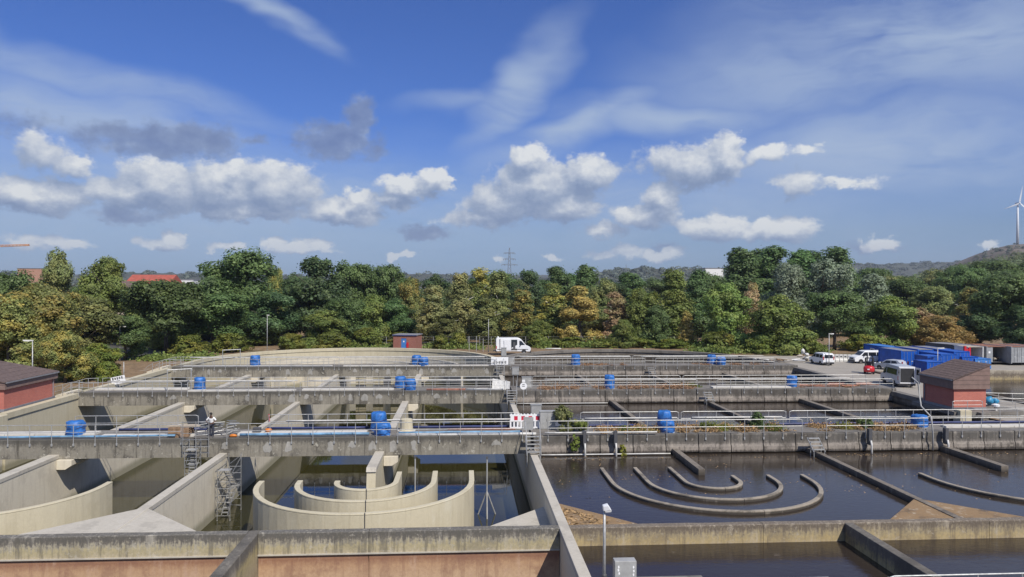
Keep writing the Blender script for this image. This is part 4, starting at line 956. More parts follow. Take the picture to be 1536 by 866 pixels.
# ------------------------------------------------------------------ buildings
# left pump house: gable ridge along the basin wall
def pump_house(name, label, x0, x1, y0, y1, zb, zw, ze, zr, low_side, ov=.22):
    """walls x0..x1, y0..y1 from zb to zw, cladding band up to a sloping roof: ze at the low side, zr at the ridge"""
    cx, cy = (x0+x1)/2, (y0+y1)/2; t = thing(name, label, 'pump house', (cx, cy, zb)); a, b, c, d = x0-cx, x1-cx, y0-cy, y1-cy
    H = zw-zb
    for nm, bx in (('front_wall', (a, b, c, c+.25)), ('back_wall', (a, b, d-.25, d)), ('left_wall', (a, a+.25, c+.25, d-.25)), ('right_wall', (b-.25, b, c+.25, d-.25))):
        MB().box(*bx, 0, H).part('brick_wall', 'brick_red', t)
    MB().box(a-.06, b+.06, c-.06, d+.06, -.25, -.002).part('plinth', 'roof_grey', t)
    e, r = ze-zb, zr-zb; l, rr = a-ov, b+ov; za, zc = (e, r) if low_side < 0 else (r, e)
    # cladding: four walls with a sloping upper edge, in boards
    for yy0, yy1 in ((c-ov, c-ov+.08), (d+ov-.08, d+ov)):
        n = 5
        for k in range(n):
            z0 = H+.004+(k*(e-H-.03)/ (n-1) if k < n else 0)
        MB().extrude_y([(l, H+.004), (rr, H+.004), (rr, zc-.02), (l, za-.02)], yy0, yy1).part('gable_cladding', 'brown_cladding', t)
        for k in range(1, 6):
            zz = H+k*.42
            if zz < max(za, zc)-.15:
                f0, f1 = l, rr
                if zz > min(za, zc)-.1:
                    q = (zz+.1-za)/(zc-za); xx = l+(rr-l)*q
                    if za < zc: f0 = xx
                    else: f1 = xx
                MB().box(f0, f1, yy0-.012 if yy0 < 0 else yy1, yy0 if yy0 < 0 else yy1+.012, zz-.02, zz+.02).part('board_joint', 'roof_brown', t)
    for xx0, xx1, zt in ((l, l+.08, za), (rr-.08, rr, zc)): MB().box(xx0, xx1, c-ov+.08, d+ov-.08, H+.006, zt-.03).part('eave_cladding', 'brown_cladding', t)
    p = [(l-.08, za), (rr+.08, zc), (rr+.08, zc+.10), (l-.08, za+.10)]
    rf = MB().extrude_y(p, c-ov-.10, d+ov+.10).part('roof', 'roof_brown', t)
    n = 9
    for k in range(1, n):
        f = k/n; x = l-.08+(rr-l+.16)*f; z = za+(zc-za)*f+.10
        MB().box(x-.02, x+.02, c-ov-.10, d+ov+.10, z-.05, z+.012).part('tile_course', 'roof_brown', rf)
    MB().box(l-.16 if low_side < 0 else rr+.02, l-.02 if low_side < 0 else rr+.16, c-ov, d+ov, min(e, r)-.06, min(e, r)+.05).part('gutter', 'roof_grey', t)
    gx = (b+.05) if low_side > 0 else (a-.05)
    MB().tube([(gx, d-.3, 0), (gx, d-.3, H)], .05, 6).part('downpipe', 'roof_grey', t)
    return t
pump_house('brick_pump_house', 'red brick pump house with brown roof at the left edge', -48.6, -40.2, 67.6, 75.6, 1.12, 2.85, 3.45, 5.1, 1)
t = pump_house('brick_pump_house', 'red brick pump house with brown roof at the right, before the blue containers', 45.25, 48.35, 65.6, 70.2, 1.02, 2.72, 3.55, 4.95, -1)
# walkway with trough bracket below each pump house
for x0, x1, y0, y1, lab in ((-40.0, -38.9, 64.4, 66.0, 'concrete block ending the outer wall below the left pump house'), (44.9, 46.0, 64.2, 65.2, 'pale concrete block below the corner of the right pump house')):
    MB().prism([(x0, y0), (x1, y0), (x1, y1), (x0, y1)], -1.2, .95).solo('concrete_block', 'concrete_cream', lab, 'block', bevel=.05)
MB().box(44.6, 51.5, 64.6, 71.0, .45, .76).solo('pump_house_deck', 'deck_top', 'concrete deck that carries the right pump house', 'deck')
railing(at(1428, 65.0), at(1474, 65.0), 64.9, .77, 'dark low railing in front of the right pump house', 'railings round the right pump house', h=.95)
for k, (xa, ya, xb, yb) in enumerate(((50.0, 66, 55.5, 63.2), (50.0, 72, 56.2, 70.5))):
    t = thing('railing', ['near ramp railing right of the right pump house', 'far ramp railing right of the right pump house'][k], 'railing', (xa, ya, .5), 0, 'railings round the right pump house')
    for q in range(6): f = q/5; MB().tube([((xb-xa)*f, (yb-ya)*f, 0), ((xb-xa)*f, (yb-ya)*f, 1.0)], .027, 6).part('post', 'galvanised', t)
    for zq in (1.0, .5): MB().tube([(0, 0, zq), (xb-xa, yb-ya, zq)], .028, 6).part('rail', 'galvanised', t)
t = thing('pump', 'pump wrapped in teal sheeting beside the right pump house', 'pump', (50.3, 67.8, .77)); MB().blob((0, 0, .5), (.42, .36, .40), 6, 10, 7, .25).part('cover', 'tarp_teal', t, smooth=True); MB().blob((.75, .2, .4), (.34, .3, .32), 7, 10, 7, .25).part('cover', 'tarp_teal', t, smooth=True); MB().tube([(-.2, 0, .2), (-.9, -.3, .2), (-1.1, -.3, -.8)], .10, 8).part('outlet_pipe', 'white_pipe', t, smooth=True)
t = thing('valve', 'white valve and pipe at the corner of the right pump house', 'valve', (49.0, 65.2, -.4)); MB().tube([(0, 0, 0), (0, 0, 1.5), (-.3, 0, 1.7)], .13, 8).part('pipe', 'white_pipe', t, smooth=True); MB().lathe([(.1, 1.5), (.32, 1.55), (.34, 1.72), (.12, 1.8)], 12).part('handwheel', 'white_paint', t)
# flat roofed brick shed
t = thing('brick_shed', 'small flat roofed brick shed with a blue door beyond the round basin wall', 'shed', (at(611, 137), 138.2, GZ), math.radians(-13))
w, d, h = 2.15, 1.9, 2.75
for bx in ((-w, -.65, -d, -d+.2), (.35, w, -d, -d+.2), (-w, w, d-.2, d), (-w, -w+.2, -d+.2, d-.2), (w-.2, w, -d+.2, d-.2)): MB().box(*bx, 0, h).part('brick_wall', 'brick_dull', t)
MB().box(-.65, .35, -d, -d+.2, 2.25, h).part('lintel', 'brick_dull', t)
o = MB().box(-.63, .33, -d+.04, -d+.10, .02, 2.24).part('door', 'container_pale', t); MB().box(.18, .26, -d-.02, -d+.04, 1.0, 1.1).part('handle', 'steel', o); MB().box(-.28, -.02, -d+.03, -d+.039, 1.55, 1.8).part('notice', 'sign_white', o)
MB().box(.42, .78, -d-.14, -d-.002, .55, 1.5).part('hydrant_box', 'red_paint', t); MB().box(-w-.15, w+.15, -d-.15, d+.15, h+.002, h+.16).part('roof', 'roof_grey', t, bevel=.01); MB().box(-w-.17, w+.17, -d-.17, -d-.151, h-.04, h+.12).part('fascia', 'dark_blue', t)
# ------------------------------------------------------------------ vehicles
def vehicle(name, label, x, y, rz, L, W, H, prof, belt, paint, windows, wheels=(.2, .8), wr=.33, rear_open=False, side_open=None, bumper='black_plastic', group=None, z=GZ+.014, cat='van', extra=None):
    """prof: side outline (x forward from the rear, z); windows: side panes as outlines; all in metres"""
    t = thing(name, label, cat, (x, y, z), rz, group)
    hw = lambda zz: W/2*(1 - .13*max(0, (zz-belt)/(H-belt)))
    X0 = L/2
    n = len(prof); vs = []
    for s in (-1, 1): vs += [(px-X0, s*hw(pz), pz) for px, pz in prof]
    fs = [(i, (i+1) % n, n+(i+1) % n, n+i) for i in range(n)]
    if rear_open: fs = [f for i, f in enumerate(fs) if i != n-1]
    mb = MB(); mb.add(vs, fs)
    # sides, triangulated from the outline
    tris = tessellate_polygon([[Vector((px, pz, 0)) for px, pz in prof]])
    mb.add([vs[i] for i in range(n)], [tuple(q) for q in tris]); mb.add([vs[n+i] for i in range(n)], [tuple(q) for q in tris])
    me = mb.mesh('body'); bm = bmesh.new(); bm.from_mesh(me); bmesh.ops.remove_doubles(bm, verts=bm.verts, dist=.0005); bmesh.ops.recalc_face_normals(bm, faces=bm.faces); bm.to_mesh(me); bm.free()
    me.materials.append(M[paint]); body = link('body', me, t, bevel=.05)
    def pane(nm, outline, mat, off=.012, sides=(-1, 1)):
        for s in sides:
            m2 = MB(); k = len(outline)
            m2.add([(px-X0, s*(hw(pz)+off), pz) for px, pz in outline] + [(px-X0, s*(hw(pz)-.03), pz) for px, pz in outline], [tuple(range(k)), tuple(range(2*k-1, k-1, -1))]+[(i, (i+1) % k, k+(i+1) % k, k+i) for i in range(k)])
            m2.part(nm, mat, t)
    for o in windows: pane('side_window', o, 'glass_dark')
    def cross(nm, p0, p1, mat, inset=.10, off=.012):
        """a pane that spans the width between two profile points"""
        d = Vector((p1[0]-p0[0], 0, p1[1]-p0[1])).normalized(); nn = Vector((d.z, 0, -d.x)) 
        if (nn.x if abs(nn.x) > .2 else nn.z) * (1 if p0[0] > L/2 else -1) < 0: nn = -nn
        vs = []
        for q, sgn in ((p0, 1), (p1, 1)):
            for s in (-1, 1): vs.append(Vector((q[0]-X0, s*(hw(q[1])-inset), q[1]))+nn*off)
        MB().add([tuple(v) for v in vs]+[tuple(v-nn*.03) for v in vs], [(0, 1, 3, 2), (4, 6, 7, 5), (0, 4, 5, 1), (1, 5, 7, 3), (3, 7, 6, 2), (2, 6, 4, 0)]).part(nm, mat, t)
    for fx in wheels:
        for s in (-1, 1):
            wx, wy = fx*L-X0, s*(W/2-.10)
            m2 = MB(); vs = []; N = 18
            ring = [(wr*.62, -.10), (wr*.94, -.11), (wr, -.07), (wr, .07), (wr*.94, .11), (wr*.62, .10)]
            for k in range(N):
                a = 2*PI*k/N
                for r, yy in ring: vs.append((wx+r*math.cos(a), wy+yy, wr+r*math.sin(a)))
            fs = [(k*6+j, ((k+1) % N)*6+j, ((k+1) % N)*6+(j+1) % 6, k*6+(j+1) % 6) for k in range(N) for j in range(6)]
            tyre = m2.add(vs, fs).part('wheel', 'rubber', t)
            m3 = MB(); m3.add([(wx+wr*.62*math.cos(2*PI*k/N), wy+s*.07, wr+wr*.62*math.sin(2*PI*k/N)) for k in range(N)]+[(wx+wr*.15*math.cos(2*PI*k/N), wy+s*.095, wr+wr*.15*math.sin(2*PI*k/N)) for k in range(N)], [(k, (k+1) % N, N+(k+1) % N, N+k) for k in range(N)]+[tuple(range(N, 2*N))]); m3.part('rim', 'steel', tyre)
            m4 = MB(); NN = 14; R2 = wr*1.18
            m4.add([(wx+R2*math.cos(PI*k/NN), s*(W/2+.008), wr+R2*math.sin(PI*k/NN)-.02) for k in range(NN+1)]+[(wx+R2*math.cos(PI*k/NN), s*(W/2-.25), wr+R2*math.sin(PI*k/NN)-.02) for k in range(NN+1)], [tuple(range(NN+1)), tuple(range(2*NN+1, NN, -1))]+[(k, k+1, NN+2+k, NN+1+k) for k in range(NN)]); m4.part('wheel_arch', 'black_plastic', t)
    zf = [p for p in prof if p[0] > L*.9]
    MB().box(X0-.06, X0+.07, -W/2+.06, W/2-.06, .22, .52).part('front_bumper', bumper, t, bevel=.03)
    MB().box(-X0-.06, -X0+.10, -W/2+.06, W/2-.06, .24, .50).part('rear_bumper', bumper, t, bevel=.03)
    for s in (-1, 1):
        MB().box(X0-.16, X0+.03, s*(W/2-.24)-.16, s*(W/2-.24)+.16, .70, .92).part('headlight', 'lamp_glass', t, bevel=.03)
        MB().box(-X0-.02, -X0+.12, s*(W/2-.09)-.07, s*(W/2-.09)+.07, .85, 1.35).part('tail_light', 'red_light', t)
        mx = L*.70
        MB().box(mx-X0-.08, mx-X0+.06, s*(W/2+.13)-.10, s*(W/2+.13)+.10, belt+.02, belt+.24).part('mirror', 'black_plastic', t, bevel=.03)
    MB().box(X0-.01, X0+.035, -W*.26, W*.26, .62, .84).part('grille', 'black_plastic', t)
    return t, pane, cross, X0, hw
# VW-type passenger bus: front towards the left and the camera
bus_prof = [(.0, .35), (4.95, .30), (5.0, .75), (4.92, 1.0), (4.15, 1.22), (3.35, 1.88), (3.05, 1.96), (.25, 1.96), (.06, 1.80), (.0, 1.1)]
def bus(label, x, y, rz, paint='white_paint', nm='passenger_van'):
    t, pane, cross, X0, hw = vehicle(nm, label, x, y, rz, 5.0, 1.92, 1.96, bus_prof, 1.15, paint,
        [[(.30, 1.20), (1.45, 1.20), (1.45, 1.74), (.36, 1.74)], [(1.55, 1.20), (2.75, 1.20), (2.75, 1.74), (1.55, 1.74)], [(2.86, 1.20), (3.95, 1.20), (3.45, 1.70), (3.30, 1.74), (2.86, 1.74)]], bumper='dark_grey')
    cross('windscreen', (4.08, 1.27), (3.42, 1.82), 'glass_dark'); cross('rear_window', (-.0, 1.2), (.05, 1.75), 'glass_dark', .22)
    return t
bus('white passenger van with dark windows parked before the blue cabin', at(1301, 112), 112, math.radians(180))
caddy_prof = [(.0, .34), (4.35, .30), (4.40, .72), (4.30, .92), (3.40, 1.12), (2.72, 1.72), (2.45, 1.80), (.30, 1.80), (.08, 1.68), (.0, 1.0)]
t, pane, cross, X0, hw = vehicle('small_van', 'small white estate van seen from behind, left of the row of white barriers', at(1235.5, 110), 110.6, math.radians(91), 4.4, 1.79, 1.8, caddy_prof, 1.05, 'white_paint',
    [[(.28, 1.12), (1.15, 1.12), (1.15, 1.60), (.34, 1.60)], [(1.28, 1.12), (2.25, 1.12), (2.25, 1.60), (1.28, 1.60)], [(2.36, 1.12), (3.25, 1.12), (2.85, 1.52), (2.72, 1.60), (2.36, 1.60)]], wr=.31)
cross('windscreen', (3.34, 1.17), (2.78, 1.66), 'glass_dark'); cross('rear_window', (-.0, 1.1), (.06, 1.60), 'glass_dark', .20)
MB().box(-2.235, -2.205, -.26, .26, .62, .74).part('number_plate', 'sign_white', t)
# delivery van with its sliding door open
spr_prof = [(.0, .45), (5.85, .38), (5.95, .80), (5.88, 1.12), (5.15, 1.42), (4.35, 2.42), (4.05, 2.62), (3.6, 2.72), (.15, 2.70), (.0, 2.5)]
t, pane, cross, X0, hw = vehicle('delivery_van', 'white high roofed delivery van with its side door open on the far basin rim', at(770, 127.5), 127.5, 0.0, 5.95, 2.0, 2.72, spr_prof, 1.35, 'white_paint',
    [[(3.98, 1.50), (4.98, 1.50), (4.32, 2.20), (3.98, 2.24)]], wr=.36, z=GZ+.25)
pane('door_shade_pane', [(2.58, .62), (3.62, .62), (3.62, 2.42), (2.58, 2.42)], 'glass_dark', .014, (-1,)); MB().box(2.9-X0, 3.3-X0, -hw(1.6)-.035, -hw(1.6)+.03, .75, 2.0).part('seat_back', 'dark_grey', t); MB().box(2.6-X0, 3.6-X0, -1.04, -.98, .55, .66).part('door_step', 'white_pipe', t)  # dark pane on the closed side stands in for the shaded interior
MB().box(1.35-X0, 2.55-X0, -hw(1.4)-.075, -hw(1.4)-.02, .65, 2.40).part('sliding_door', 'white_paint', t, bevel=.02)
MB().box(.62-X0, .70-X0, -hw(1.2)-.045, -hw(1.2)+.02, .5, 2.6).part('door_gap', 'dark_grey', t); cross('windscreen', (5.05, 1.55), (4.42, 2.34), 'glass_dark'); pane('trim_strip', [(.2, .72), (5.5, .72), (5.5, .82), (.2, .82)], 'black_plastic', .016)
MB().lathe([(.12, 2.71), (.13, 2.85), (.06, 2.93)], 10, (.35-X0, 0)).part('beacon', 'lamp_glass', t)
MB().box(-X0-.5, -X0-.05, -.7, .7, .45, .55).part('tail_step', 'dark_grey', t)
# grey van, rear doors open towards the camera
gv_prof = [(.0, .42), (5.3, .38), (5.4, .80), (5.30, 1.08), (4.6, 1.36), (3.9, 2.25), (3.6, 2.45), (3.2, 2.50), (.10, 2.48), (.0, 2.40)]
rzv = math.radians(80)
t, pane, cross, X0, hw = vehicle('panel_van', 'silver grey panel van with its rear doors open, beside the red forklift', at(1347, 86.5), 86.5, rzv, 5.4, 2.05, 2.5, gv_prof, 1.3, 'silver_paint',
    [[(3.55, 1.42), (4.45, 1.42), (3.86, 2.06), (3.55, 2.10)]], wr=.35)
pane('side_window', [(.5, 1.42), (3.35, 1.42), (3.35, 2.10), (.5, 2.10)], 'glass_dark', .013, (1,))
MB().box(-X0-.03, -X0+.02, -.78, .78, .62, 2.28).part('load_shade_panel', 'black_plastic', t)  # black panel stands in for the unlit load space; body stays closed
MB().add([(-X0-.04, -1.0, .5), (-X0-.04, 1.0, .5), (-X0-.04, .90, 2.47), (-X0-.04, -.90, 2.47), (-X0-.04, -.80, .62), (-X0-.04, .80, .62), (-X0-.04, .78, 2.28), (-X0-.04, -.78, 2.28)], [(0, 1, 5, 4), (1, 2, 6, 5), (2, 3, 7, 6), (3, 0, 4, 7)]).part('door_frame', 'white_paint', t)
for s in (-1, 1): 
    dd = MB().box(-.03, .03, 0, .85, .0, 1.85).part('rear_door', 'silver_paint', t, loc=(-X0-.06, s*.98, .55), bevel=.02); dd.rotation_euler = (0, 0, math.radians(80 if s > 0 else 100)); MB().box(-.045, .045, .18, .70, 1.0, 1.62).part('door_window', 'glass_dark', dd)
MB().box(-X0+.3, -X0+1.2, -.7, -.2, .62, 1.1).part('load', 'wood', t)
vehicle('parked_car', 'pale silver car half hidden between white passenger van and grey van', at(1340, 102), 102.5, math.radians(120), 4.2, 1.75, 1.5, [(.0, .34), (4.15, .30), (4.2, .70), (4.0, .86), (3.1, 1.0), (2.4, 1.46), (2.1, 1.5), (.75, 1.48), (.1, 1.0), (.0, .9)], .95, 'silver_paint', [[(.7, 1.0), (1.6, 1.0), (1.6, 1.38), (.95, 1.38)], [(1.7, 1.0), (2.8, 1.0), (2.35, 1.36), (1.7, 1.38)]], wr=.31, cat='car')
# forklift seen from behind
t = thing('forklift', 'red forklift truck seen from behind in the yard', 'forklift', (at(1304, 97.5), 97.5, GZ+.014), math.radians(-34))
MB().lathe([(.55, .30), (.68, .42), (.70, .8), (.62, 1.02), (.35, 1.12)], 16).part('counterweight', 'red_paint', t, smooth=True); MB().box(-.5, .5, 0.0, 1.3, .30, .85).part('chassis', 'red_paint', t, bevel=.04)
for a in (-.48, .48):
    MB().tube([(a, .1, 1.0), (a, .25, 2.1)], .075, 6).part('guard_post', 'black_plastic', t); MB().tube([(a, 1.25, .8), (a, 1.05, 2.1)], .075, 6).part('guard_post', 'black_plastic', t); MB().tube([(a*.7, 1.45, .2), (a*.7, 1.45, 2.35)], .09, 6).part('mast', 'black_plastic', t); MB().box(a*.6-.06, a*.6+.06, 1.5, 2.5, .08, .13).part('fork', 'dark_grey', t)
    for yy, rr in ((.15, .26), (1.15, .33)):
        MB().extrude_x([(yy+rr*math.cos(2*PI*k/14), rr+rr*math.sin(2*PI*k/14)) for k in range(14)], a*1.15-.1, a*1.15+.1).part('wheel', 'rubber', t)
MB().box(-.52, .52, .15, 1.15, 2.10, 2.16).part('guard_roof', 'black_plastic', t); MB().box(-.25, .25, .45, .6, 1.0, 1.6).part('seat', 'black_plastic', t, bevel=.03); MB().tube([(0, 1.0, .85), (0, .85, 1.3)], .03, 6).part('steering_column', 'black_plastic', t); MB().box(-.14, .14, -.705, -.66, .62, .78).part('badge', 'sign_white', t)
# row of white barriers
for k in range(6):
    t = thing('road_barrier', 'white road barrier in the row between the two white vans', 'barrier', (at(1252, 114)+k*.62, 114.5-.1*k, GZ+.014), 0, 'white road barriers in the yard')
    MB().extrude_x([(-.28, 0), (.28, 0), (.26, .25), (.10, .5), (.07, 1.15), (-.07, 1.15), (-.10, .5), (-.26, .25)], -.29, .29).part('block', 'white_pipe', t)
    MB().box(-.16, .16, -.115, -.06, .70, .9).part('recess_shade_plate', 'dark_grey', t)  # dark plate on the face stands in for the shade of a recess
# rubble and boards left of the small van
rn = random.Random(8)
t = thing('board_pile', 'pile of pale boards and slabs lying beyond the right end of the farthest walkway', 'pile', (at(1172, 114), 114, GZ))
for k in range(16):
    a = rn.uniform(-.5, .5); L = rn.uniform(1.2, 2.8); x, y = rn.uniform(-2.6, 2.6), rn.uniform(-1.2, 1.2); c, s = math.cos(a), math.sin(a); z = .05+rn.uniform(0, .55); tl = rn.uniform(-.15, .25)
    o = MB().box(-L/2, L/2, -.18, .18, -.05, .05).part('board', ['white_pipe', 'beige_wall', 'wood', 'white_wall'][k % 4], t, loc=(x, y, z)); o.rotation_euler = (rn.uniform(-.1, .1), tl, a)
t = thing('stone_block_pile', 'stack of pale stone blocks left of the small white van', 'stones', (at(1210, 115), 115, GZ))
for k in range(10): MB().blob((rn.uniform(-1.3, 1.3), rn.uniform(-.6, .6), .3+.28*(k % 4)), (.45, .4, .25), k, 6, 4, .25).part('stone', 'white_pipe' if k % 2 else 'beige_wall', t)
MB().blob((-.5, 0, 1.6), (.35, .3, .45), 31, 6, 4, .25).part('stone', 'white_pipe', t)
t = thing('plank_heap', 'heap of reddish boards on the right end of the middle walkway', 'heap', (42.0, 80.4, 1.004))
for k in range(12):
    o = MB().box(-.9, .9, -.10, .10, -.03, .03).part('board', 'orange_pipe' if k % 3 else 'rust', t, loc=(rn.uniform(-4.2, 3.6), rn.uniform(-.7, .7), .05+.02*k)); o.rotation_euler = (0, 0, rn.uniform(-.35, .35))
# ------------------------------------------------------------------ containers
def container(x, y, rz, W, D, H, mat, label, group='blue site containers', name='container', open_front=False, roof=None, cabin=False, z=GZ+.014):
    """W across the front (towards -y), D deep"""
    t = thing(name, label, 'container', (x, y, z), rz, group)
    w, d = W/2, D/2
    def corr(n, a, b):       # corrugated line from a to b
        pts = []
        for k in range(n):
            for f, o in ((.0, 0), (.35, 0), (.5, 1), (.85, 1)): pts.append((a+(b-a)*(k+f)/n, o*.035))
        return pts+[(b, 0)]
    def side(s):
        ln = corr(max(4, int(D/.28)), -d+.08, d-.08); mb = MB(); vs = []
        for yy, o in ln: vs += [(s*(w-.05+ -o if s > 0 else w-.05-o), yy, .16), (s*(w-.05-o), yy, H-.10)]
        mb.add(vs, [(2*i, 2*i+2, 2*i+3, 2*i+1) for i in range(len(ln)-1)]); mb.part('side_wall', mat, t)
    side(-1); side(1)
    MB().box(-w+.06, w-.06, d-.06, d-.02, .16, H-.1).part('back_wall', mat, t)
    for a in (-w+.06, w-.06):
        for b in (-d+.06, d-.06): MB().box(a-.06, a+.06, b-.06, b+.06, 0, H-.122).part('corner_post', mat, t)
    for a in (-w+.06, w-.06): MB().box(a-.07, a+.07, -d, d, H-.12, H).part('top_rail', mat, t); MB().box(a-.065, a+.065, -d+.12, d-.12, .02, .16).part('bottom_rail', mat, t)
    MB().box(-w+.07, w-.07, -d+.01, d-.01, H-.075, H-.03).part('roof', roof or mat, t); MB().box(-w+.1, w-.1, -d+.1, d-.1, .10, .17).part('floor', 'dark_grey', t)
    if not open_front:
        for k in (0, 1):
            a, b = (-w+.13, -.01) if k == 0 else (.01, w-.13); o = MB().box(a, b, -d+.0, -d+.05, .17, H-.13).part('door', mat, t)
            for q in (.28, .72):
                xx = a+(b-a)*q; MB().tube([(xx, -d-.03, .25), (xx, -d-.03, H-.2)], .022, 5).part('lock_bar', 'steel', o)
            MB().box(a+(b-a)*.25, a+(b-a)*.5, -d-.055, -d-.03, 1.0, 1.06).part('handle', 'white_paint', o)
    return t
def CY(px, Y): return at(px, Y)
# cabin with window and door, its long side towards the left
t = container(66.3+1.2, 114.6, 0, 2.5, 8.2, 2.5, 'container_blue', 'long blue site cabin with a small window, furthest left of the blue containers', roof='container_pale')
MB().box(-1.30, -1.22, .9, 2.1, 1.15, 1.95).part('window_frame', 'white_paint', t); MB().box(-1.315, -1.295, 1.05, 1.95, 1.25, 1.85).part('window_pane', 'glass_dark', t); MB().box(-1.31, -1.22, -2.9, -1.5, .2, 2.2).part('cabin_door', 'container_pale', t); MB().box(-1.33, -1.31, -2.0, -1.85, 1.4, 1.6).part('door_notice', 'sign_white', t)
container(at(1365, 104)+.0, 107.1, 0, 2.45, 6.0, 2.6, 'container_blue', 'bright blue container whose end faces the camera beside the parked vans', roof='roof_grey')
container(at(1391, 106), 109.3, 0, 2.45, 6.0, 2.6, 'container_blue', 'blue container second from left under the grey roofs', roof='roof_grey')
container(at(1417, 107), 110.3, 0, 2.45, 6.0, 2.6, 'container_blue', 'blue container third from left under the grey roofs', roof='roof_grey')
container(at(1404, 92.3), 93.8, 0, 2.3, 3.0, 2.0, 'container_blue', 'dark blue small container nearest the right pump house', z=GZ+.2)
container(at(1402, 97.6), 98.8, 0, 2.3, 3.0, 2.25, 'container_blue', 'small blue container behind the one nearest the pump house', z=GZ+.2)
container(at(1420, 99.6), 101.5, 0, 2.4, 5.0, 2.35, 'container_blue', 'blue container left of the middle of the lower row', z=GZ+.2)
container(at(1440, 102.5), 104.5, 0, 2.4, 5.0, 2.45, 'container_blue', 'blue container in the middle of the lower row', z=GZ+.2)
container(at(1456, 101.5), 103.5, 0, 2.4, 4.0, 1.75, 'container_blue', 'lower blue container at the right end of the lower row', z=GZ+.2)
container(at(1476, 101.2), 102.6, 0, 2.4, 2.6, 1.5, 'container_pale', 'lowest pale blue container at the right end, behind the pump house roof', z=GZ+.2)
container(at(1441, 112), 114.6, math.radians(14), 3.6, 6, 2.55, 'dark_grey', 'dark grey container behind the blue ones', 'grey containers at the right', roof='roof_grey', z=GZ+.3)
container(at(1464, 108.6), 111.6, 0, 2.5, 6, 2.5, 'white_wall', 'pale container with a dark opening left of the open store', 'grey containers at the right', open_front=True, roof='beige_wall', z=GZ+.3)
t = container(at(1502, 108), 111.4, 0, 4.0, 6, 2.55, 'container_grey', 'open fronted grey store with rubble inside at the right', 'grey containers at the right', open_front=True, roof='rust', z=GZ+.3)
MB().box(-2.02, -1.0, -2.98, -2.9, .15, 2.4).part('door_leaf', 'container_grey', t); MB().box(-1.7, -1.4, -3.0, -2.981, 1.5, 1.8).part('door_notice', 'sign_white', t)
for k in range(9): MB().blob((rn.uniform(-.7, 1.6), rn.uniform(-2.4, -.5), .3+rn.uniform(0, .35)), (.4, .35, .22), k+50, 6, 4, .3).part('rubble', 'beige_wall' if k % 2 else 'wood', t)
container(at(1529, 107.5), 110.4, 0, 2.6, 6, 2.6, 'container_grey', 'closed grey container at the right edge', 'grey containers at the right', roof='rust', z=GZ+.3)
container(at(1556, 107.5), 110.8, 0, 2.5, 6, 2.6, 'container_grey', 'closed grey container just beyond the right edge', 'grey containers at the right', roof='rust', z=GZ+.3)
t = thing('red_post_box', 'red metal frame standing between dark and pale containers at the right', 'frame', (at(1451, 107.4), 107.4, GZ)); MB().box(-.5, -.2, -.15, .15, 0, 3.0).part('post', 'red_paint', t); MB().box(.2, .5, -.15, .15, 0, 2.8).part('post', 'red_paint', t); MB().box(-.2, .2, -.12, .12, 2.3, 2.6).part('beam', 'red_paint', t)
# ------------------------------------------------------------------ far structures
def far_block(name, label, px0, px1, Y, top, base, mat, roofmat=None, roofh=0, cat='building', nw=0, D=18):
    x0, x1 = at(px0, Y), at(px1, Y); zt = hz(top, (x0+x1)/2, Y); zb = base
    t = thing(name, label, cat, ((x0+x1)/2, Y+D/2, zb)); w = (x1-x0)/2; h = zt-zb
    MB().box(-w, w, -D/2, D/2, 0, h-roofh).part('wall', mat, t)
    if roofh: MB().extrude_x([(-D/2-.5, h-roofh), (D/2+.5, h-roofh), (0, h)], -w-.4, w+.4).part('roof', roofmat, t)
    else: MB().box(-w-.3, w+.3, -D/2-.3, D/2+.3, h+.01, h+.4).part('roof_edge', 'roof_grey', t)
    for k in range(nw): MB().box(-w+(k+.25)*2*w/nw, -w+(k+.75)*2*w/nw, -D/2-.05, -D/2+.1, h-roofh-3.2, h-roofh-1.4).part('window', 'glass_dark', t)
    return t
far_block('long_hall', 'long building with a red tiled roof beyond the trees at left', 184, 250, 420, 414, -5, 'brick_dull', 'red_roof', 6.5, nw=9, D=26)
far_block('low_house', 'brown roofed low building below the red roofed hall', 170, 206, 260, 424, -4, 'beige_wall', 'roof_brown', 3.5, nw=4, D=12)
far_block('brick_building', 'tan brick building just showing behind the trees at far left', 26, 62, 560, 406, -5, 'tan_brick')
far_block('white_building', 'small white building right of the red roofed hall', 262, 290, 480, 422, -5, 'white_wall', nw=5)
far_block('white_house', 'white gabled house showing between the dark trees and the birches', 622, 648, 330, 429, -4, 'white_wall', 'roof_grey', 3, nw=4, D=12)
far_block('white_hall', 'white industrial hall behind the left end of the poplars', 1058, 1085, 480, 402, -5, 'white_wall')
# tower crane: only its boom end reaches into the picture
Y = 620; t = thing('tower_crane', 'orange tower crane boom reaching in from the left edge', 'crane', (at(-70, Y), Y, -5)); zb = hz(373, at(0, Y), Y)+5
MB().box(-1, 1, -1, 1, 0, zb+2).part('mast', 'crane_orange', t); xe = at(44, Y)-at(-70, Y)
for dy, dz in ((-.8, -.9), (.8, -.9), (0, .9)): MB().tube([(-14, dy, zb+dz-1.6), (xe, dy*.5, zb+dz*.5+1.4)], .32, 5).part('chord', 'crane_orange', t)
nb = 26
for k in range(nb):
    f0, f1 = k/nb, (k+1)/nb; X0_, X1_ = -14+(xe+14)*f0, -14+(xe+14)*f1; za, zc = zb-1.6+3.0*f0, zb-1.6+3.0*f1
    MB().tube([(X0_, -.8+.4*f0, za-.9+.45*f0), (X1_, 0, zc+.9-.45*f1)], .16, 4).part('lattice_bar', 'crane_orange', t)
MB().box(xe-3.0, xe-.6, -.9, .9, zb+.7, zb+2.0).part('boom_end', 'crane_orange', t)
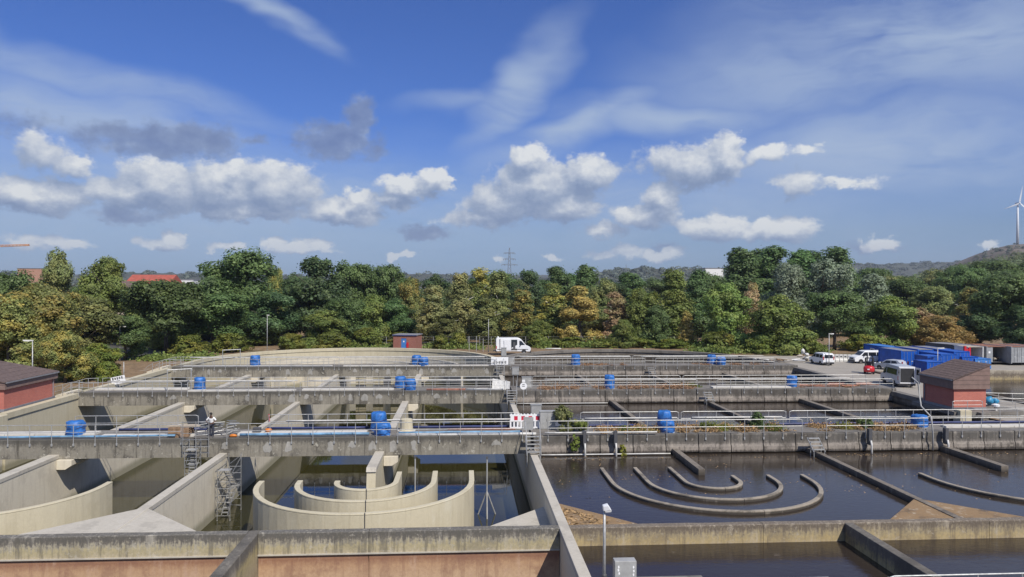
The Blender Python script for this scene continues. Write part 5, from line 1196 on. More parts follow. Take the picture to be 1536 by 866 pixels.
# pylon
Y = 900; X = at(764, Y); t = thing('power_pylon', 'lattice power pylon rising behind the trees at the centre', 'pylon', (X, Y, -5)); ztop = hz(372, X, Y)+5
def pw(z): return max(.35, 3.6*(1-z/ztop)**1.0+.35)
zz = [ztop*k/14 for k in range(15)]
for sx in (-1, 1):
    for sy in (-1, 1): MB().tube([(sx*pw(z), sy*pw(z), z) for z in zz], .20, 4).part('leg', 'pylon_grey', t)
for k in range(14):
    a, b = zz[k], zz[k+1]
    for sy in (-1, 1):
        MB().tube([(-pw(a), sy*pw(a), a), (pw(b), sy*pw(b), b)], .10, 4).part('brace', 'pylon_grey', t); MB().tube([(pw(a), sy*pw(a), a), (-pw(b), sy*pw(b), b)], .10, 4).part('brace', 'pylon_grey', t)
for py, hw_ in ((380, 7.0), (389, 7.6), (397.5, 9.6)):
    z = hz(py, X, Y)+5
    for s in (-1, 1):
        MB().tube([(s*.4, 0, z+.9), (s*hw_, 0, z)], .22, 4).part('cross_arm', 'pylon_grey', t); MB().tube([(s*.4, 0, z-.5), (s*hw_, 0, z)], .22, 4).part('cross_arm', 'pylon_grey', t)
        for q in (.62, .97): MB().tube([(s*hw_*q, 0, z+.1), (s*hw_*q, 0, z-1.7)], .22, 4).part('insulator', 'pylon_grey', t)
t = thing('power_pylon', 'thin distant mast on the ridge right of the centre', 'mast', (at(939, 1300), 1300, 8)); MB().tube([(0, 0, 0), (0, 0, hz(397, at(939, 1300), 1300)-8)], [.9, .5], 6).part('mast', 'pylon_grey', t)
# wind turbine on the heap
Y = 1150; X = at(1526, Y); zb = hz(364, X, Y)-3; t = thing('wind_turbine', 'white wind turbine standing on the heap at the right edge', 'wind turbine', (X, Y, zb)); zh = hz(303, X, Y)-zb
MB().tube([(0, 0, 0), (0, 0, zh*.5), (0, 0, zh)], [2.2, 1.8, 1.25], 16).part('tower', 'turbine_white', t, smooth=True); MB().box(-1.6, 1.6, -3.2, 4.5, zh-1.2, zh+1.7).part('nacelle', 'turbine_white', t, bevel=.5)
hub = MB().lathe([(.4, -1.6), (1.4, -.8), (1.5, .6)], 12).part('hub', 'turbine_white', t, loc=(0, -4.2, zh), smooth=True); hub.rotation_euler = (PI/2, 0, 0)
for k in range(3):
    a = math.radians(80+120*k); ln = 29; ca, sa = math.cos(a), math.sin(a); vs = []
    for f, ch, th in ((.03, .7, .7), (.12, 1.6, .6), (.25, 1.5, .4), (.6, .95, .25), (1, .25, .1)):
        r = f*ln; ct = (r*ca, -4.3, zh+r*sa)
        for u, v in ((-.35, 0), (0, th/2), (.65, 0), (0, -th/2)): vs.append((ct[0]-sa*u*ch*1.6, ct[1]+v+u*.5, ct[2]+ca*u*ch*1.6))
    MB().add(vs, [(i*4+j, i*4+4+j, i*4+4+(j+1) % 4, i*4+(j+1) % 4) for i in range(4) for j in range(4)]+[(0, 1, 2, 3), (16, 17, 18, 19)]).part('blade', 'turbine_white', t)
# wire fence at the edge of the wood
t = thing('wire_fence', 'wire mesh fence with thin posts along the edge of the wood', 'fence', (20, 142, GZ)); fx0, fx1 = at(560, 142)-20, at(1150, 142)-20
nf = 34
def fy(f): return 2.5-10*max(0, f-.55)**1.3
for k in range(nf+1):
    f = k/nf; MB().tube([(fx0+(fx1-fx0)*f, fy(f), 0), (fx0+(fx1-fx0)*f, fy(f), 2.0)], .045, 5).part('post', 'galvanised', t)
for zq in (.3, .9, 1.5, 1.95): MB().tube([(fx0+(fx1-fx0)*k/nf, fy(k/nf), zq) for k in range(nf+1)], .012, 4).part('wire', 'galvanised', t)
for k, (px, top) in enumerate(((704, 505), (715, 505), (725, 508))): MB().tube([(0, 0, 0), (0, 0, hz(top, at(px, 134), 134)-GZ)], .06, 6).solo('fence_post', 'galvanised', ['left one', 'middle one', 'right one'][k] + ' of three bare fence posts left of the white delivery van', 'post').location = (at(px, 134), 134, GZ)
# ------------------------------------------------------------------ plants
RNG = np.random.default_rng(7)
def np_mesh(name, V, F, mat, tint=None):
    me = bpy.data.meshes.new(name); nv, nf = len(V), len(F)
    me.vertices.add(nv); me.vertices.foreach_set('co', V.astype(np.float32).ravel())
    k = F.shape[1]; me.loops.add(nf*k); me.loops.foreach_set('vertex_index', F.astype(np.int32).ravel())
    me.polygons.add(nf); me.polygons.foreach_set('loop_start', np.arange(0, nf*k, k, dtype=np.int32))
    me.update(calc_edges=True)
    if tint is not None:
        a = me.attributes.new('tint', 'FLOAT', 'FACE'); a.data.foreach_set('value', tint.astype(np.float32))
    me.materials.append(M[mat]); me.validate(); return me
def leaf_quads(C, N, size, rng):
    """a crooked leaf clump (one quad) at every centre C, facing roughly along N"""
    n = len(C); N = N + rng.normal(0, .36, (n, 3)); N /= np.linalg.norm(N, axis=1)[:, None]+1e-9
    A = np.cross(N, rng.normal(0, 1, (n, 3))); A /= np.linalg.norm(A, axis=1)[:, None]+1e-9; B = np.cross(N, A)
    s = size*rng.uniform(.55, 1.25, (n, 1)); t = s*rng.uniform(.5, .9, (n, 1))
    V = np.stack([C-A*s, C-B*t+N*s*.15, C+A*s*.9, C+B*t*.9-N*s*.15], 1).reshape(-1, 3)
    return V, np.arange(n*4).reshape(n, 4), rng.uniform(.68, 1.32, n)
def crown_mesh(name, seed, h, r, mat, shape='round', lobes=90, per=90, leaf=.34, zbase=.10, droop=0.0):
    """a crown that stands on z=0 and is h high: leafy boughs round the limbs with gaps between them"""
    rng = np.random.default_rng(seed); C, N = [], []
    z0 = h*zbase
    def envelope(f):
        f = min(.99, max(.01, f))
        if shape == 'round': return math.sqrt(max(.02, 1-abs(2*f**.85-1)**2.3))
        if shape == 'cone': return max(.10, (1-f)**.75*1.05)*min(1, .45+f*4)
        if shape == 'column': return min(1, .5+f*2.2)*max(.10, 1-f**2.6)*(.86+.14*math.sin(f*9+seed))
        return math.sqrt(max(.04, 1-f**2.2))
    nb = 13 if shape in ('round', 'dome') else 16
    B = []
    for k in range(nb):
        f = (k+.5)/nb*.86+rng.uniform(-.04, .04) if shape in ('column', 'cone') else rng.uniform(.06 if zbase < .1 else .14, .86)
        e = envelope(f)*r; a = k*2.399+rng.uniform(-.5, .5); q = rng.uniform(.30, .74) if shape in ('round', 'dome') else rng.uniform(.15, .55)
        br = (r*rng.uniform(.30, .48) if shape in ('round', 'dome') else e*rng.uniform(.50, .72)+.15*r)
        B.append((np.array([math.cos(a)*e*q, math.sin(a)*e*q, z0+(h-z0)*f]), br))
    B.append((np.array([0, 0, z0+(h-z0)*.55]), r*.5)); B.append((np.array([rng.uniform(-.2, .2)*r, 0, h-r*.34]), r*.34))
    for k in range(lobes):
        bc, br = B[k % len(B)]
        d0 = rng.normal(0, 1, 3); d0 /= np.linalg.norm(d0); c = bc+d0*br*rng.uniform(.45, 1.05)*np.array([1, 1, .85])
        c[2] = min(max(c[2], z0*.6+.2), h*.985)
        lr = r*rng.uniform(.12, .24)*(1 if shape != 'column' else 1.35)
        d = rng.normal(0, 1, (per, 3)); d /= np.linalg.norm(d, axis=1)[:, None]
        d[:, 2] = np.abs(d[:, 2])*np.where(rng.random(per) < .66, 1, -1)
        rad = rng.uniform(.70, 1.12, (per, 1)); rad[rng.random(per) < .08] *= 1.4
        p = c+d*lr*rad
        if droop: p[:, 2] -= droop*np.hypot(p[:, 0]-c[0], p[:, 1]-c[1])
        C.append(p); N.append(d*.6+(c-bc)/br*.45+(c-np.array([0, 0, h*.45]))/np.array([r, r, h*.5])*.35+np.array([0, 0, .15]))
    V, F, T = leaf_quads(np.concatenate(C), np.concatenate(N), leaf, rng)
    # every bough has a tone of its own
    bt = np.repeat(rng.uniform(.80, 1.2, lobes), per); 
    V[:, 2] = np.maximum(V[:, 2], .05)
    return np_mesh(name, V, F, mat, T*bt)
def trunk_mesh(name, seed, h, r, mat, limbs=6):
    rn = random.Random(seed); mb = MB(); pts = [(0, 0, 0)]
    for k in range(1, 6): pts.append((rn.uniform(-.15, .15), rn.uniform(-.15, .15), h*.82*k/5))
    r0 = h*.016+.04; mb.tube(pts, [r0*1.3, r0, r0*.85, r0*.65, r0*.45, r0*.2], 8)
    for k in range(limbs):
        z = h*rn.uniform(.22, .65); a = rn.uniform(0, 2*PI); l = r*rn.uniform(.55, .9)
        mb.tube([(0, 0, z), (math.cos(a)*l*.5, math.sin(a)*l*.5, z+l*.45), (math.cos(a)*l, math.sin(a)*l, z+l*.8)], [r0*.45, r0*.3, r0*.1], 6)
    me = mb.mesh(name, True); me.materials.append(M[mat]); return me
SPEC = {  # mat, shape, h, r, lobes, per, leaf, bark, droop, words
 'oak': ('leaf_oak', 'round', 17, 6.3, 105, 95, .36, 'bark', 0), 'dark': ('leaf_dark', 'round', 17, 5.6, 95, 95, .36, 'bark', 0),
 'maple': ('leaf_maple', 'dome', 15, 5.6, 100, 95, .36, 'bark', .1), 'olive': ('leaf_olive', 'round', 16, 5.2, 90, 95, .34, 'bark', 0),
 'gold': ('leaf_gold', 'dome', 14, 5.8, 120, 110, .30, 'bark', .1), 'orange': ('leaf_orange', 'dome', 14, 3.6, 100, 90, .30, 'bark', 0),
 'birch': ('leaf_birch', 'column', 16, 2.9, 75, 85, .28, 'birch_bark', .5), 'poplar': ('leaf_poplar', 'column', 21, 4.2, 100, 95, .36, 'bark', -.2),
 'willow': ('leaf_willow', 'round', 16, 6.2, 105, 95, .36, 'bark', .15), 'russet': ('leaf_russet', 'column', 13, 2.5, 60, 75, .28, 'birch_bark', .4),
 'cone': ('leaf_olive', 'cone', 17, 4.2, 80, 95, .34, 'bark', 0), 'bush': ('leaf_bush', 'dome', 4, 2.6, 40, 70, .22, 'bark', 0)}
MESH = {}
for i, (k, s) in enumerate(SPEC.items()):
    MESH[k] = [(crown_mesh('crown', 100+i*7+v, s[2], s[3], s[0], s[1], int(s[4]*2.5), int(s[5]*1.2), s[6]*.70, .05 if k not in ('oak',) else .15, s[8]), trunk_mesh('trunk', 300+i*7+v, s[2], s[3], s[7])) for v in range(2)]
used = {}
def tree(kind, px, top, wpx, Y, label, group=None, mat=None, base=GZ, name='tree', cat='tree'):
    s = SPEC[kind]; used[kind] = used.get(kind, 0)+1; cr, tr = MESH[kind][used[kind] % 2]
    X = at(px, Y); h = hz(top, X, Y)-base; r = wpx/2/FPX*dep(X, Y)
    t = thing(name, label, cat, (X, Y, base), (used[kind]*2.399) % (2*PI), group); t.scale = (r/s[3]/1.02, r/s[3]/1.02, h/s[2]*1.035)
    o = link('crown', cr, t)
    if mat: o.material_slots[0].link = 'OBJECT'; o.material_slots[0].material = M[mat]
    link('trunk', tr, t); return t
T = [
 # kind, column, top row, width, distance, label
 ('olive', 86, 381, 62, 150, 'tall pointed olive tree at left, its top standing alone against the sky'),
 ('olive', 158, 392, 78, 148, 'rounded olive tree with a loose top left of the red roofed hall', 'leaf_maple'),
 ('oak', 8, 418, 90, 140, 'green tree at the left edge behind the yellowing tree'),
 ('gold', 62, 434, 150, 108, 'big yellowing tree behind the left pump house, golden at its top'),
 ('gold', 12, 452, 120, 98, 'dark yellowish tree at the left edge beside the pump house roof'),
 ('olive', 128, 452, 110, 116, 'olive green tree between the golden tree and the dark oaks'),
 ('maple', 150, 520, 74, 98, 'low light green tree above the railing bend at left', 'leaf_bush'),
 ('gold', 98, 500, 86, 92, 'low brownish yellow tree right of the left pump house roof'),
 ('olive', 188, 478, 80, 120, 'dull green tree above the tilted white sign', 'leaf_oak'),
 ('oak', 250, 428, 130, 130, 'broad dark oak below the white building at left'),
 ('maple', 215, 436, 90, 150, 'mid green tree below the red roofed hall'),
 ('oak', 357, 386, 128, 158, 'tallest dark oak left of centre with a broad round top'),
 ('oak', 318, 446, 120, 138, 'dark green oak in front of the tallest oak'),
 ('dark', 405, 440, 92, 150, 'very dark tree behind the thin lamp post'),
 ('dark', 472, 391, 112, 160, 'dark round topped tree right of the tallest oak'),
 ('gold', 414, 408, 36, 185, 'small yellowish tree in the gap between the two tallest oaks'),
 ('oak', 530, 402, 80, 178, 'green tree right of the dark round topped tree'),
 ('oak', 578, 404, 64, 178, 'dark green tree above the small shed'),
 ('olive', 485, 468, 74, 148, 'yellowish green tree with layered boughs in front of the dark ones', 'leaf_maple'),
 ('willow', 520, 452, 76, 152, 'greyish green tree left of the small shed', 'leaf_oak'),
 ('maple', 560, 446, 70, 156, 'mid green tree just left of the small shed'),
 ('dark', 598, 452, 66, 158, 'dark green tree directly behind the small shed', 'leaf_poplar'),
 ('gold', 618, 420, 56, 175, 'yellow edged tree beside the white gabled house'),
 ('birch', 650, 432, 58, 152, 'pale yellow green birch right of the small shed'),
 ('birch', 672, 470, 46, 148, 'short dull green birch below the white gabled house', 'leaf_olive'),
 ('birch', 692, 414, 54, 156, 'olive birch with a pale stem'),
 ('birch', 720, 406, 56, 168, 'tall birch with a golden brown top left of the pylon', 'leaf_gold'),
 ('birch', 748, 411, 56, 160, 'tall olive birch below the pylon', 'leaf_olive'),
 ('birch', 730, 450, 50, 150, 'dull olive birch behind the thin tall post', 'leaf_olive'),
 ('birch', 782, 438, 58, 152, 'yellow gold birch above the white delivery van', 'leaf_gold'),
 ('birch', 830, 429, 54, 154, 'golden brown birch left of the orange tree', 'leaf_gold'),
 ('orange', 870, 433, 70, 146, 'orange tree, the brightest of the autumn trees at the centre'),
 ('maple', 806, 482, 52, 146, 'low green tree right of the white delivery van'),
 ('dark', 790, 408, 60, 200, 'dark tree behind the birches right of the pylon'),
 ('poplar', 838, 405, 60, 215, 'dark green poplar group left of the taller pair'),
 ('poplar', 880, 402, 62, 205, 'dark green poplar above the orange tree'),
 ('russet', 926, 440, 50, 150, 'pinkish brown birch right of the orange tree'),
 ('maple', 905, 422, 60, 172, 'olive green tree behind the orange tree', 'leaf_olive'),
 ('willow', 962, 436, 74, 146, 'pale grey green tree left of the white stemmed birch', 'leaf_maple'),
 ('maple', 934, 480, 46, 142, 'low green tree below the pinkish brown birch'),
 ('birch', 1010, 408, 66, 152, 'tall light green birch with a white stem', 'leaf_maple'),
 ('maple', 985, 460, 60, 144, 'green tree in front of the tall light green birch', 'leaf_oak'),
 ('russet', 1030, 468, 32, 143, 'small orange brown birch with a white stem', 'leaf_orange'),
 ('poplar', 1046, 410, 60, 170, 'dark green tree in the gap left of the yellow green maple'),
 ('maple', 1092, 426, 84, 138, 'yellow green maple with bright upper boughs', 'leaf_maple'),
 ('oak', 1070, 416, 60, 190, 'green tree in front of the white industrial hall'),
 ('russet', 1128, 426, 34, 150, 'thin pinkish brown birch right of the yellow green maple'),
 ('maple', 1170, 446, 104, 130, 'broad green maple before the poplars'),
 ('poplar', 1112, 377, 86, 195, 'leftmost of the three tallest poplars'),
 ('poplar', 1152, 376, 86, 200, 'middle one of the tallest poplars'),
 ('poplar', 1200, 379, 86, 205, 'poplar between the tallest pair and the round topped one'),
 ('poplar', 1256, 377, 86, 200, 'round topped poplar at the right end of the tall row'),
 ('poplar', 1132, 379, 80, 207, 'poplar filling the gap between the leftmost and middle tall ones'),
 ('poplar', 1226, 382, 80, 212, 'poplar filling the gap left of the round topped one'),
 ('willow', 1180, 398, 80, 176, 'silver grey willow in front of the tall poplars, left one'),
 ('willow', 1232, 392, 96, 172, 'silver grey willow in front of the tall poplars, right one'),
 ('oak', 1252, 440, 96, 136, 'dark green tree behind the yard lamp post'),
 ('dark', 1298, 462, 70, 140, 'dark tree behind the white passenger van', 'leaf_oak'),
 ('maple', 1338, 444, 88, 138, 'yellow green tree behind the blue site cabin', 'leaf_maple'),
 ('poplar', 1310, 414, 76, 190, 'grey green tree right of the silver willows', 'leaf_willow'),
 ('oak', 1362, 420, 80, 200, 'dark green tree on the slope behind the yellow green one'),
 ('russet', 1376, 462, 58, 142, 'reddish brown tree above the blue containers'),
 ('gold', 1412, 474, 86, 136, 'golden brown tree above the dark grey container', 'leaf_orange'),
 ('olive', 1400, 430, 70, 185, 'olive tree behind the golden brown tree'),
 ('birch', 1452, 432, 50, 170, 'yellowish birch on the slope at right', 'leaf_gold'),
 ('dark', 1470, 455, 90, 142, 'very dark tree above the open grey store'),
 ('oak', 1515, 416, 110, 140, 'large dark green tree at the right edge'),
 ('dark', 1530, 460, 70, 132, 'dark bush like tree at the right edge behind the grey container'),
 ('oak', 1440, 408, 96, 240, 'broad green tree on the slope below the heap'),
 ('oak', 1500, 394, 110, 250, 'dark green tree crowning the slope below the wind turbine'),
]
for row in T: tree(*row[:6], mat=row[6] if len(row) > 6 else None)
for px, top, w, Y, lab in ((342, 502, 66, 134, 'yellow green bush left of the thin lamp post'), (660, 506, 30, 140, 'dark round bush right of the small shed'), (688, 500, 32, 142, 'bright green bush left of the bare fence posts'), (552, 496, 50, 142, 'yellowish bush left of the small shed'),
                            (500, 500, 60, 140, 'green bush behind the round basin wall'), (440, 505, 50, 138, 'dark bush right of the thin lamp post'), (812, 500, 60, 146, 'green bush right of the delivery van nose'), (850, 506, 70, 145, 'low green bush below the orange tree'), (910, 508, 70, 144, 'low bush left of the middle of the fence'), (960, 508, 60, 143, 'low bush before the grey green tree'), (1005, 508, 60, 141, 'low bush before the white stemmed birch'),
                            (1075, 500, 60, 134, 'low bush below the yellow green maple'), (1140, 505, 60, 130, 'low bush below the broad maple'), (1215, 505, 50, 128, 'low bush behind the stone blocks'), (285, 505, 60, 128, 'dark low bush under the oaks'), (395, 500, 70, 150, 'dark bush in the shade behind the thin lamp post'), (250, 500, 60, 140, 'dark bush in the shade under the broad oak'), (600, 500, 60, 156, 'dark bush behind the small shed'), (1290, 500, 60, 134, 'dark bush behind the white road barriers'), (1180, 506, 50, 136, 'dark bush behind the pile of pale boards'), (160, 545, 40, 94, 'light green bush left of the tilted sign')):
    tree('bush', px, top, w, Y, lab, name='bush', cat='bush')
# trees behind the front row: nothing in the photograph tells them apart
rn = random.Random(11)
def behind(n, p0, p1, y0, y1, t0, t1, kinds, label, group):
    for k in range(n):
        tree(rn.choice(kinds), p0+(p1-p0)*(k+rn.random())/n, rn.uniform(t0, t1), rn.uniform(46, 80), rn.uniform(y0, y1), label, group)
behind(10, -40, 330, 165, 215, 428, 446, ['oak', 'olive', 'dark', 'maple'], 'green tree deep in the wood behind the left trees', 'trees deep in the left wood')
behind(14, 330, 720, 185, 260, 414, 430, ['oak', 'dark', 'olive', 'dark'], 'green tree deep in the wood behind the middle trees', 'trees deep in the middle wood')
behind(14, 740, 1100, 215, 290, 412, 424, ['oak', 'dark', 'poplar', 'olive'], 'green tree deep in the wood right of centre', 'trees deep in the wood right of centre')
behind(20, 1260, 1580, 205, 330, 400, 432, ['oak', 'dark', 'olive', 'maple', 'oak'], 'green tree on the wooded slope at right', 'trees on the wooded slope at right')
behind(12, 600, 1300, 160, 185, 455, 475, ['dark', 'oak', 'olive'], 'dark tree filling the shade behind the front row', 'trees in the shade behind the front row')
behind(16, 160, 640, 158, 185, 456, 478, ['dark', 'dark', 'olive'], 'dark tree filling the shade behind the left oaks', 'trees in the shade behind the left oaks')
# ------------------------------------------------------------------ hills and far woods
def ridge(name, Y, prof, depth, mat, base=-6):
    """hill: crest given as (column, row) pairs at distance Y; slopes down towards and away from the camera"""
    xs = np.linspace(prof[0][0], prof[-1][0], 90); zs = np.interp(xs, [p[0] for p in prof], [p[1] for p in prof])
    rows = [(-1.0, 0), (-.7, .22), (-.4, .58), (-.15, .90), (0, 1), (.3, .95), (1.2, 0)]; V = []; F = []
    for i, x in enumerate(xs):
        for a, f in rows:
            yy = Y+a*depth; X = at(x, Y)*(yy/Y)**.5; zc = hz(zs[i], at(x, Y), Y); V.append((X, yy, base+(zc-base)*f))
    k = len(rows)
    for i in range(len(xs)-1):
        for j in range(k-1): F.append((i*k+j, (i+1)*k+j, (i+1)*k+j+1, i*k+j+1))
    mb = MB(); mb.add(V, F); o = mb.part(name, mat, smooth=True); setting(o); return o
plain('heap_soil', (.105, .088, .072), .95, 0, .35, .02, .3)
plain('far_hill', (.060, .066, .052), .95, 0, .3, .01)
ridge('slag_heap', 1150, [(1380, 416), (1430, 400), (1465, 382), (1490, 371), (1515, 365), (1545, 363), (1600, 366), (1700, 372), (1850, 395), (1950, 415)], 230, 'heap_soil')
ridge('far_hill', 2600, [(1150, 412), (1240, 398), (1290, 394.5), (1330, 395), (1380, 392.5), (1430, 391), (1500, 392), (1700, 396), (1900, 405)], 500, 'far_hill')
ridge('far_hill', 1500, [(860, 416), (905, 407), (945, 404), (962, 400), (980, 403), (1040, 402.5), (1090, 402), (1180, 404), (1300, 412), (1400, 416)], 300, 'far_hill')
ridge('far_hill', 1700, [(-200, 416), (0, 413), (120, 417), (190, 413), (215, 411.5), (240, 412), (300, 415), (420, 416), (560, 415), (610, 412.5), (640, 411), (680, 413), (760, 416), (860, 417)], 300, 'far_hill')
ridge('far_hill', 3800, [(-500, 414), (-300, 411), (300, 416), (900, 412), (1500, 404), (1800, 402), (2000, 414)], 800, 'far_hill')
def far_wood(name, pts, h, r, mat, label, per=90, leaf=1.1, seed=1):
    """one wood of many crowns, too far off to tell its trees apart"""
    rng = np.random.default_rng(seed); n = len(pts); P = np.array(pts)
    hs = h*rng.uniform(.7, 1.2, n); rs = r*rng.uniform(.75, 1.3, n)
    d = rng.normal(0, 1, (n, per, 3)); d /= np.linalg.norm(d, axis=2)[..., None]
    d[..., 2] = np.abs(d[..., 2])*np.where(rng.random((n, per)) < .8, 1, -.6)
    q = rng.uniform(.75, 1.05, (n, per, 1))
    C = d*q*np.stack([rs, rs, hs*.5], 1)[:, None, :]; C[..., 2] += (hs*.5)[:, None]; C += P[:, None, :]
    V, F, T = leaf_quads(C.reshape(-1, 3), (d+np.array([0, 0, .5])).reshape(-1, 3), leaf, rng)
    T = T*np.repeat(rng.uniform(.7, 1.3, n), per)
    o = link(name, np_mesh(name, V, F, mat, T)); o['kind'] = 'stuff'; o['label'] = label; return o
rng = np.random.default_rng(21)
def scatter(n, p0, p1, y0, y1, zf):
    out = []
    for k in range(n):
        Y = y0+(y1-y0)*rng.random()**1.0; px = rng.uniform(p0, p1); X = at(px, Y); out.append((X, Y, zf(px, Y, X)))
    return out
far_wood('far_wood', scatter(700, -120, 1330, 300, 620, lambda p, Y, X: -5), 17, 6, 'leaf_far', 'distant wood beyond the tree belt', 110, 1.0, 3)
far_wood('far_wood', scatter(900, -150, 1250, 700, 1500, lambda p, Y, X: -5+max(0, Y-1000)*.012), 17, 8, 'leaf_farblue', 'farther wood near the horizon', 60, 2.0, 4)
def slope(p, Y, X): return -4+max(0, min(1, (p-1290)/240))*max(0, (Y-230))*.085
far_wood('hillside_wood', scatter(650, 1270, 1640, 330, 620, slope), 16, 6.2, 'leaf_far', 'wood climbing the slope below the heap', 120, 1.0, 5)
def on_ridge(prof, Y, depth):
    def z(p, y, X):
        zc = hz(np.interp(p, [a for a, b in prof], [b for a, b in prof]), at(p, Y), Y); a = (y-Y)/depth; f = np.interp(a, [-1, -.7, -.4, -.15, 0, .3], [0, .22, .58, .9, 1, .95]); return -6+(zc+6)*f-3
    return z
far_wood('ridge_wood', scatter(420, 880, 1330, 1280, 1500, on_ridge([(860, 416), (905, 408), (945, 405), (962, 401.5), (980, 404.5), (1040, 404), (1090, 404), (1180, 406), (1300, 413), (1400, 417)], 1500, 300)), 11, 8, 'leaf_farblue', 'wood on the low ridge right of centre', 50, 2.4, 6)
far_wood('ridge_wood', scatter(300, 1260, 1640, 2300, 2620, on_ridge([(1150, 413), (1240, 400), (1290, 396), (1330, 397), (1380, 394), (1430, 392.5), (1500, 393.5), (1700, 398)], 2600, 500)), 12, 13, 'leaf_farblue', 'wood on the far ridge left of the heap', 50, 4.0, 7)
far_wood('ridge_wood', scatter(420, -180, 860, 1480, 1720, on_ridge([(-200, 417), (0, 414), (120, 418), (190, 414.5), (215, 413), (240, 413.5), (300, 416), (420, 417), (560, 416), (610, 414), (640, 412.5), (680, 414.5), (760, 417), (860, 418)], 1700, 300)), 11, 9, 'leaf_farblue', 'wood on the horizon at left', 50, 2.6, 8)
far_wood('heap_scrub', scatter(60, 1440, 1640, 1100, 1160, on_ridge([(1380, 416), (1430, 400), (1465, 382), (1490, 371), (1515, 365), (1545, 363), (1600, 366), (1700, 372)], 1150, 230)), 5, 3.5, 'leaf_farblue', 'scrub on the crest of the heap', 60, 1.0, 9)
# undergrowth along the wood edge and weeds on the walkways
def weeds(name, spots, mat, label, leaf=.07, cat=None):
    C = []; N = []; r2 = np.random.default_rng(len(spots)+5)
    for x, y, z, rx, ry, rz, n in spots:
        d = r2.normal(0, .45, (n, 3)); d[:, 2] = np.abs(d[:, 2]); C.append(np.array([x, y, z])+d*np.array([rx, ry, rz])); N.append(r2.normal(0, 1, (n, 3)))
    C = np.concatenate(C); C[:, 2] = np.maximum(C[:, 2], min(s[2] for s in spots)+.02) 
    V, F, T = leaf_quads(C, np.concatenate(N), leaf, r2); o = link(name, np_mesh(name, V, F, mat, T)); o['kind'] = 'stuff'; o['label'] = label; return o
def run(n, x0, x1, y0, y1, z, s, seed, rz=.35):
    q = random.Random(seed); return [(q.uniform(x0, x1), q.uniform(y0, y1), z, q.uniform(.3, .8)*s, q.uniform(.25, .5)*s, rz*q.uniform(.4, 1.2), 90) for _ in range(n)]
weeds('dry_weeds', run(34, 10.5, 15.2, 55.2, 57.4, 1.0, 1, 1)+run(60, 16.5, 25, 55.2, 57.4, 1.0, 1, 2)+run(46, 27.4, 35.6, 55.2, 57.4, 1.0, 1, 3), 'straw', 'dry straw coloured weeds on the nearest walkway')
weeds('rusty_weeds', run(40, 8.4, 15.4, 79, 81.2, 1.0, 1, 4)+run(60, 17, 25.4, 79, 81.2, 1.0, 1, 5)+run(20, 37, 45, 79.4, 81.4, 1.0, 1, 6, .25)+run(20, 17, 23, 103, 105, 1.0, 1, 12, .25)+run(18, 32, 44, 103, 105, 1.0, 1, 13, .25), 'rusty_straw', 'rust brown weeds on the middle and farthest walkways')
weeds('green_weeds', run(10, 12, 14.5, 55.4, 57, 1.0, 1, 7, .5)+run(14, 19, 21.5, 55.6, 57.2, 1.0, 1, 8, .55)+run(10, 29.4, 31.6, 55.6, 57, 1.0, 1, 9, .6)+run(8, 24, 26, 80, 81, 1.0, 1, 10)+run(10, 23.5, 25.2, 55.4, 57.0, 1.0, 1, 11, .4), 'leaf_bush', 'green weeds on the walkways')
weeds('edge_scrub', run(70, at(440, 140), at(760, 140), 138, 145, GZ, 3, 14, 1.0)+run(90, at(790, 144), at(1060, 144), 141, 147, GZ, 3, 15, 1.6)+run(60, at(1040, 132), at(1230, 132), 128, 134, GZ, 3, 16, 1.3)+run(40, at(200, 118), at(300, 118), 118, 126, GZ, 3, 17, .7), 'leaf_maple', 'scrub along the edge of the wood', leaf=.26)
def shrub(x, y, z, r, h, mat, label, n=900, leaf=.10, droop=0.0, name='bush', cat='bush'):
    t = thing(name, label, cat, (x, y, z)); me = crown_mesh('foliage', int(x*10)+3, h, r, mat, 'dome', 30, n//30, leaf, .02, droop); link('foliage', me, t)
    mb = MB()
    for k in range(5): a = k*1.26; mb.tube([(0, 0, 0), (math.cos(a)*r*.3, math.sin(a)*r*.3, h*.4), (math.cos(a)*r*.6, math.sin(a)*r*.6, h*.75)], [.02, .015, .008], 5)
    mb.part('stems', 'bark', t)
shrub(at(848, 56.6), 56.6, 1.0, 1.35, 1.65, 'leaf_olive', 'olive green bush growing right of the double door cabinet', 2400)
shrub(at(872, 55.8), 55.8, 1.0, .75, .9, 'leaf_bush', 'lower green bush right of the olive green bush')
shrub(at(1138, 56.6), 56.6, 1.0, 1.0, 1.15, 'leaf_oak', 'dark green bush in the weeds above the curved kerbs', 1600)
shrub(at(1060, 56.2), 56.2, 1.0, .6, .6, 'leaf_bush', 'small green bush in the dry weeds right of the paired hoods')
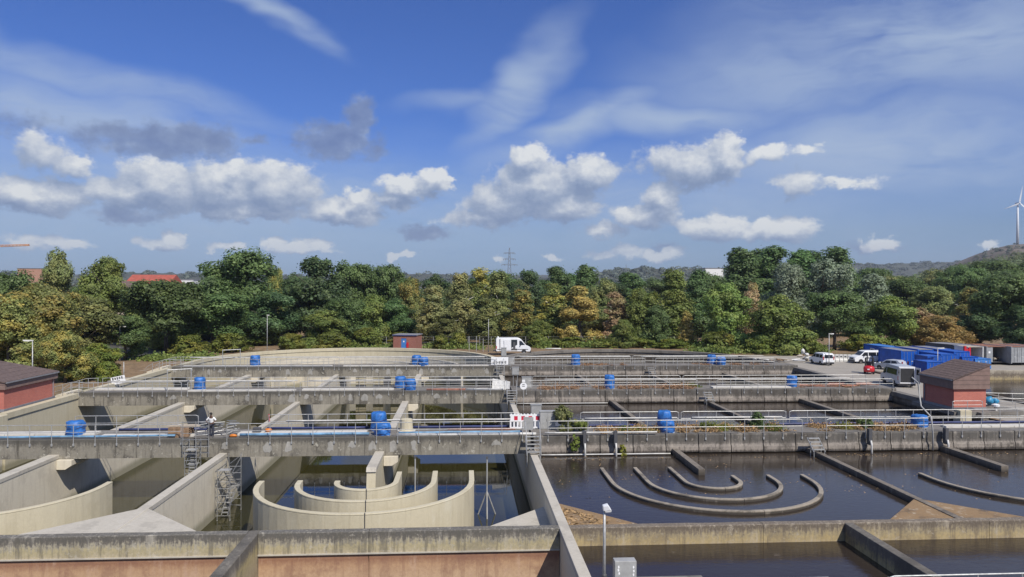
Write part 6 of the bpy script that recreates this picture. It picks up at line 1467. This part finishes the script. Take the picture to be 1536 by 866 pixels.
shrub(at(1300, 56.2), 56.2, 1.0, .75, .8, 'leaf_oak', 'dark green bush left of the bent pipe')
shrub(at(863, 54.0), 53.95, -.45, .38, 1.7, 'leaf_bush', 'tall green plant growing down the walkway face below the bush', 900, .09)
shrub(at(935, 54.0), 53.95, -.55, .35, .95, 'leaf_bush', 'short green plant on the walkway face left of the lane wall end', 600, .09)
# fallen debris: floating and lying litter on the right basins
rn = random.Random(77)

def litter(name, spots, mat, label, leaf):
    C = []; N = []; r2 = np.random.default_rng(len(spots)+11)
    for x, y, z, rx, ry, n in spots:
        d = r2.normal(0, .5, (n, 3)); C.append(np.array([x, y, z])+d*np.array([rx, ry, 0])+np.array([0, 0, .02])); N.append(np.tile([0, 0, 3.0], (n, 1)))
    V, F, T = leaf_quads(np.concatenate(C), np.concatenate(N), leaf, r2); o = link(name, np_mesh(name, V, F, mat, T)); o['kind'] = 'stuff'; o['label'] = label; return o
q = random.Random(5)
sl = []
while len(sl) < 60:
    x, y = q.uniform(MX+.4, MX+4.2), q.uniform(NB+.2, NB+4)
    if (x-MX)+(y-NB) < 4.4: sl.append((x, y, -.33, .3, .2, 10))
litter('slab_litter', sl, 'straw', 'bits of dried sludge on the brown corner slab', .10)
litter('leaf_litter', [(q.uniform(MX+1, XD-1), q.uniform(40, 53), ZR-.012, 1.2, .5, 5) for _ in range(60)]+[(q.uniform(MX+.6, XD-1), q.uniform(52.6, 53.9), ZR-.012, 1.2, .2, 8) for _ in range(40)], 'straw', 'leaves and scum floating on the brown water', .06)

# ------------------------------------------------------------------ air
def haze():
    m = new_mat('haze_air'); g = G(m.node_tree)
    v = g.n('ShaderNodeVolumePrincipled', i_Color=(.80, .88, 1.0), i_Density=HAZE); v.inputs['Anisotropy'].default_value = .2
    out = g.n('ShaderNodeOutputMaterial'); g.put(out.inputs[1], v.outputs[0])
    mb = MB().box(-6000, 6000, -250, 5000, -9, 240); o = mb.part('haze', m); o['kind'] = 'stuff'
HAZE = 0.00011
haze()
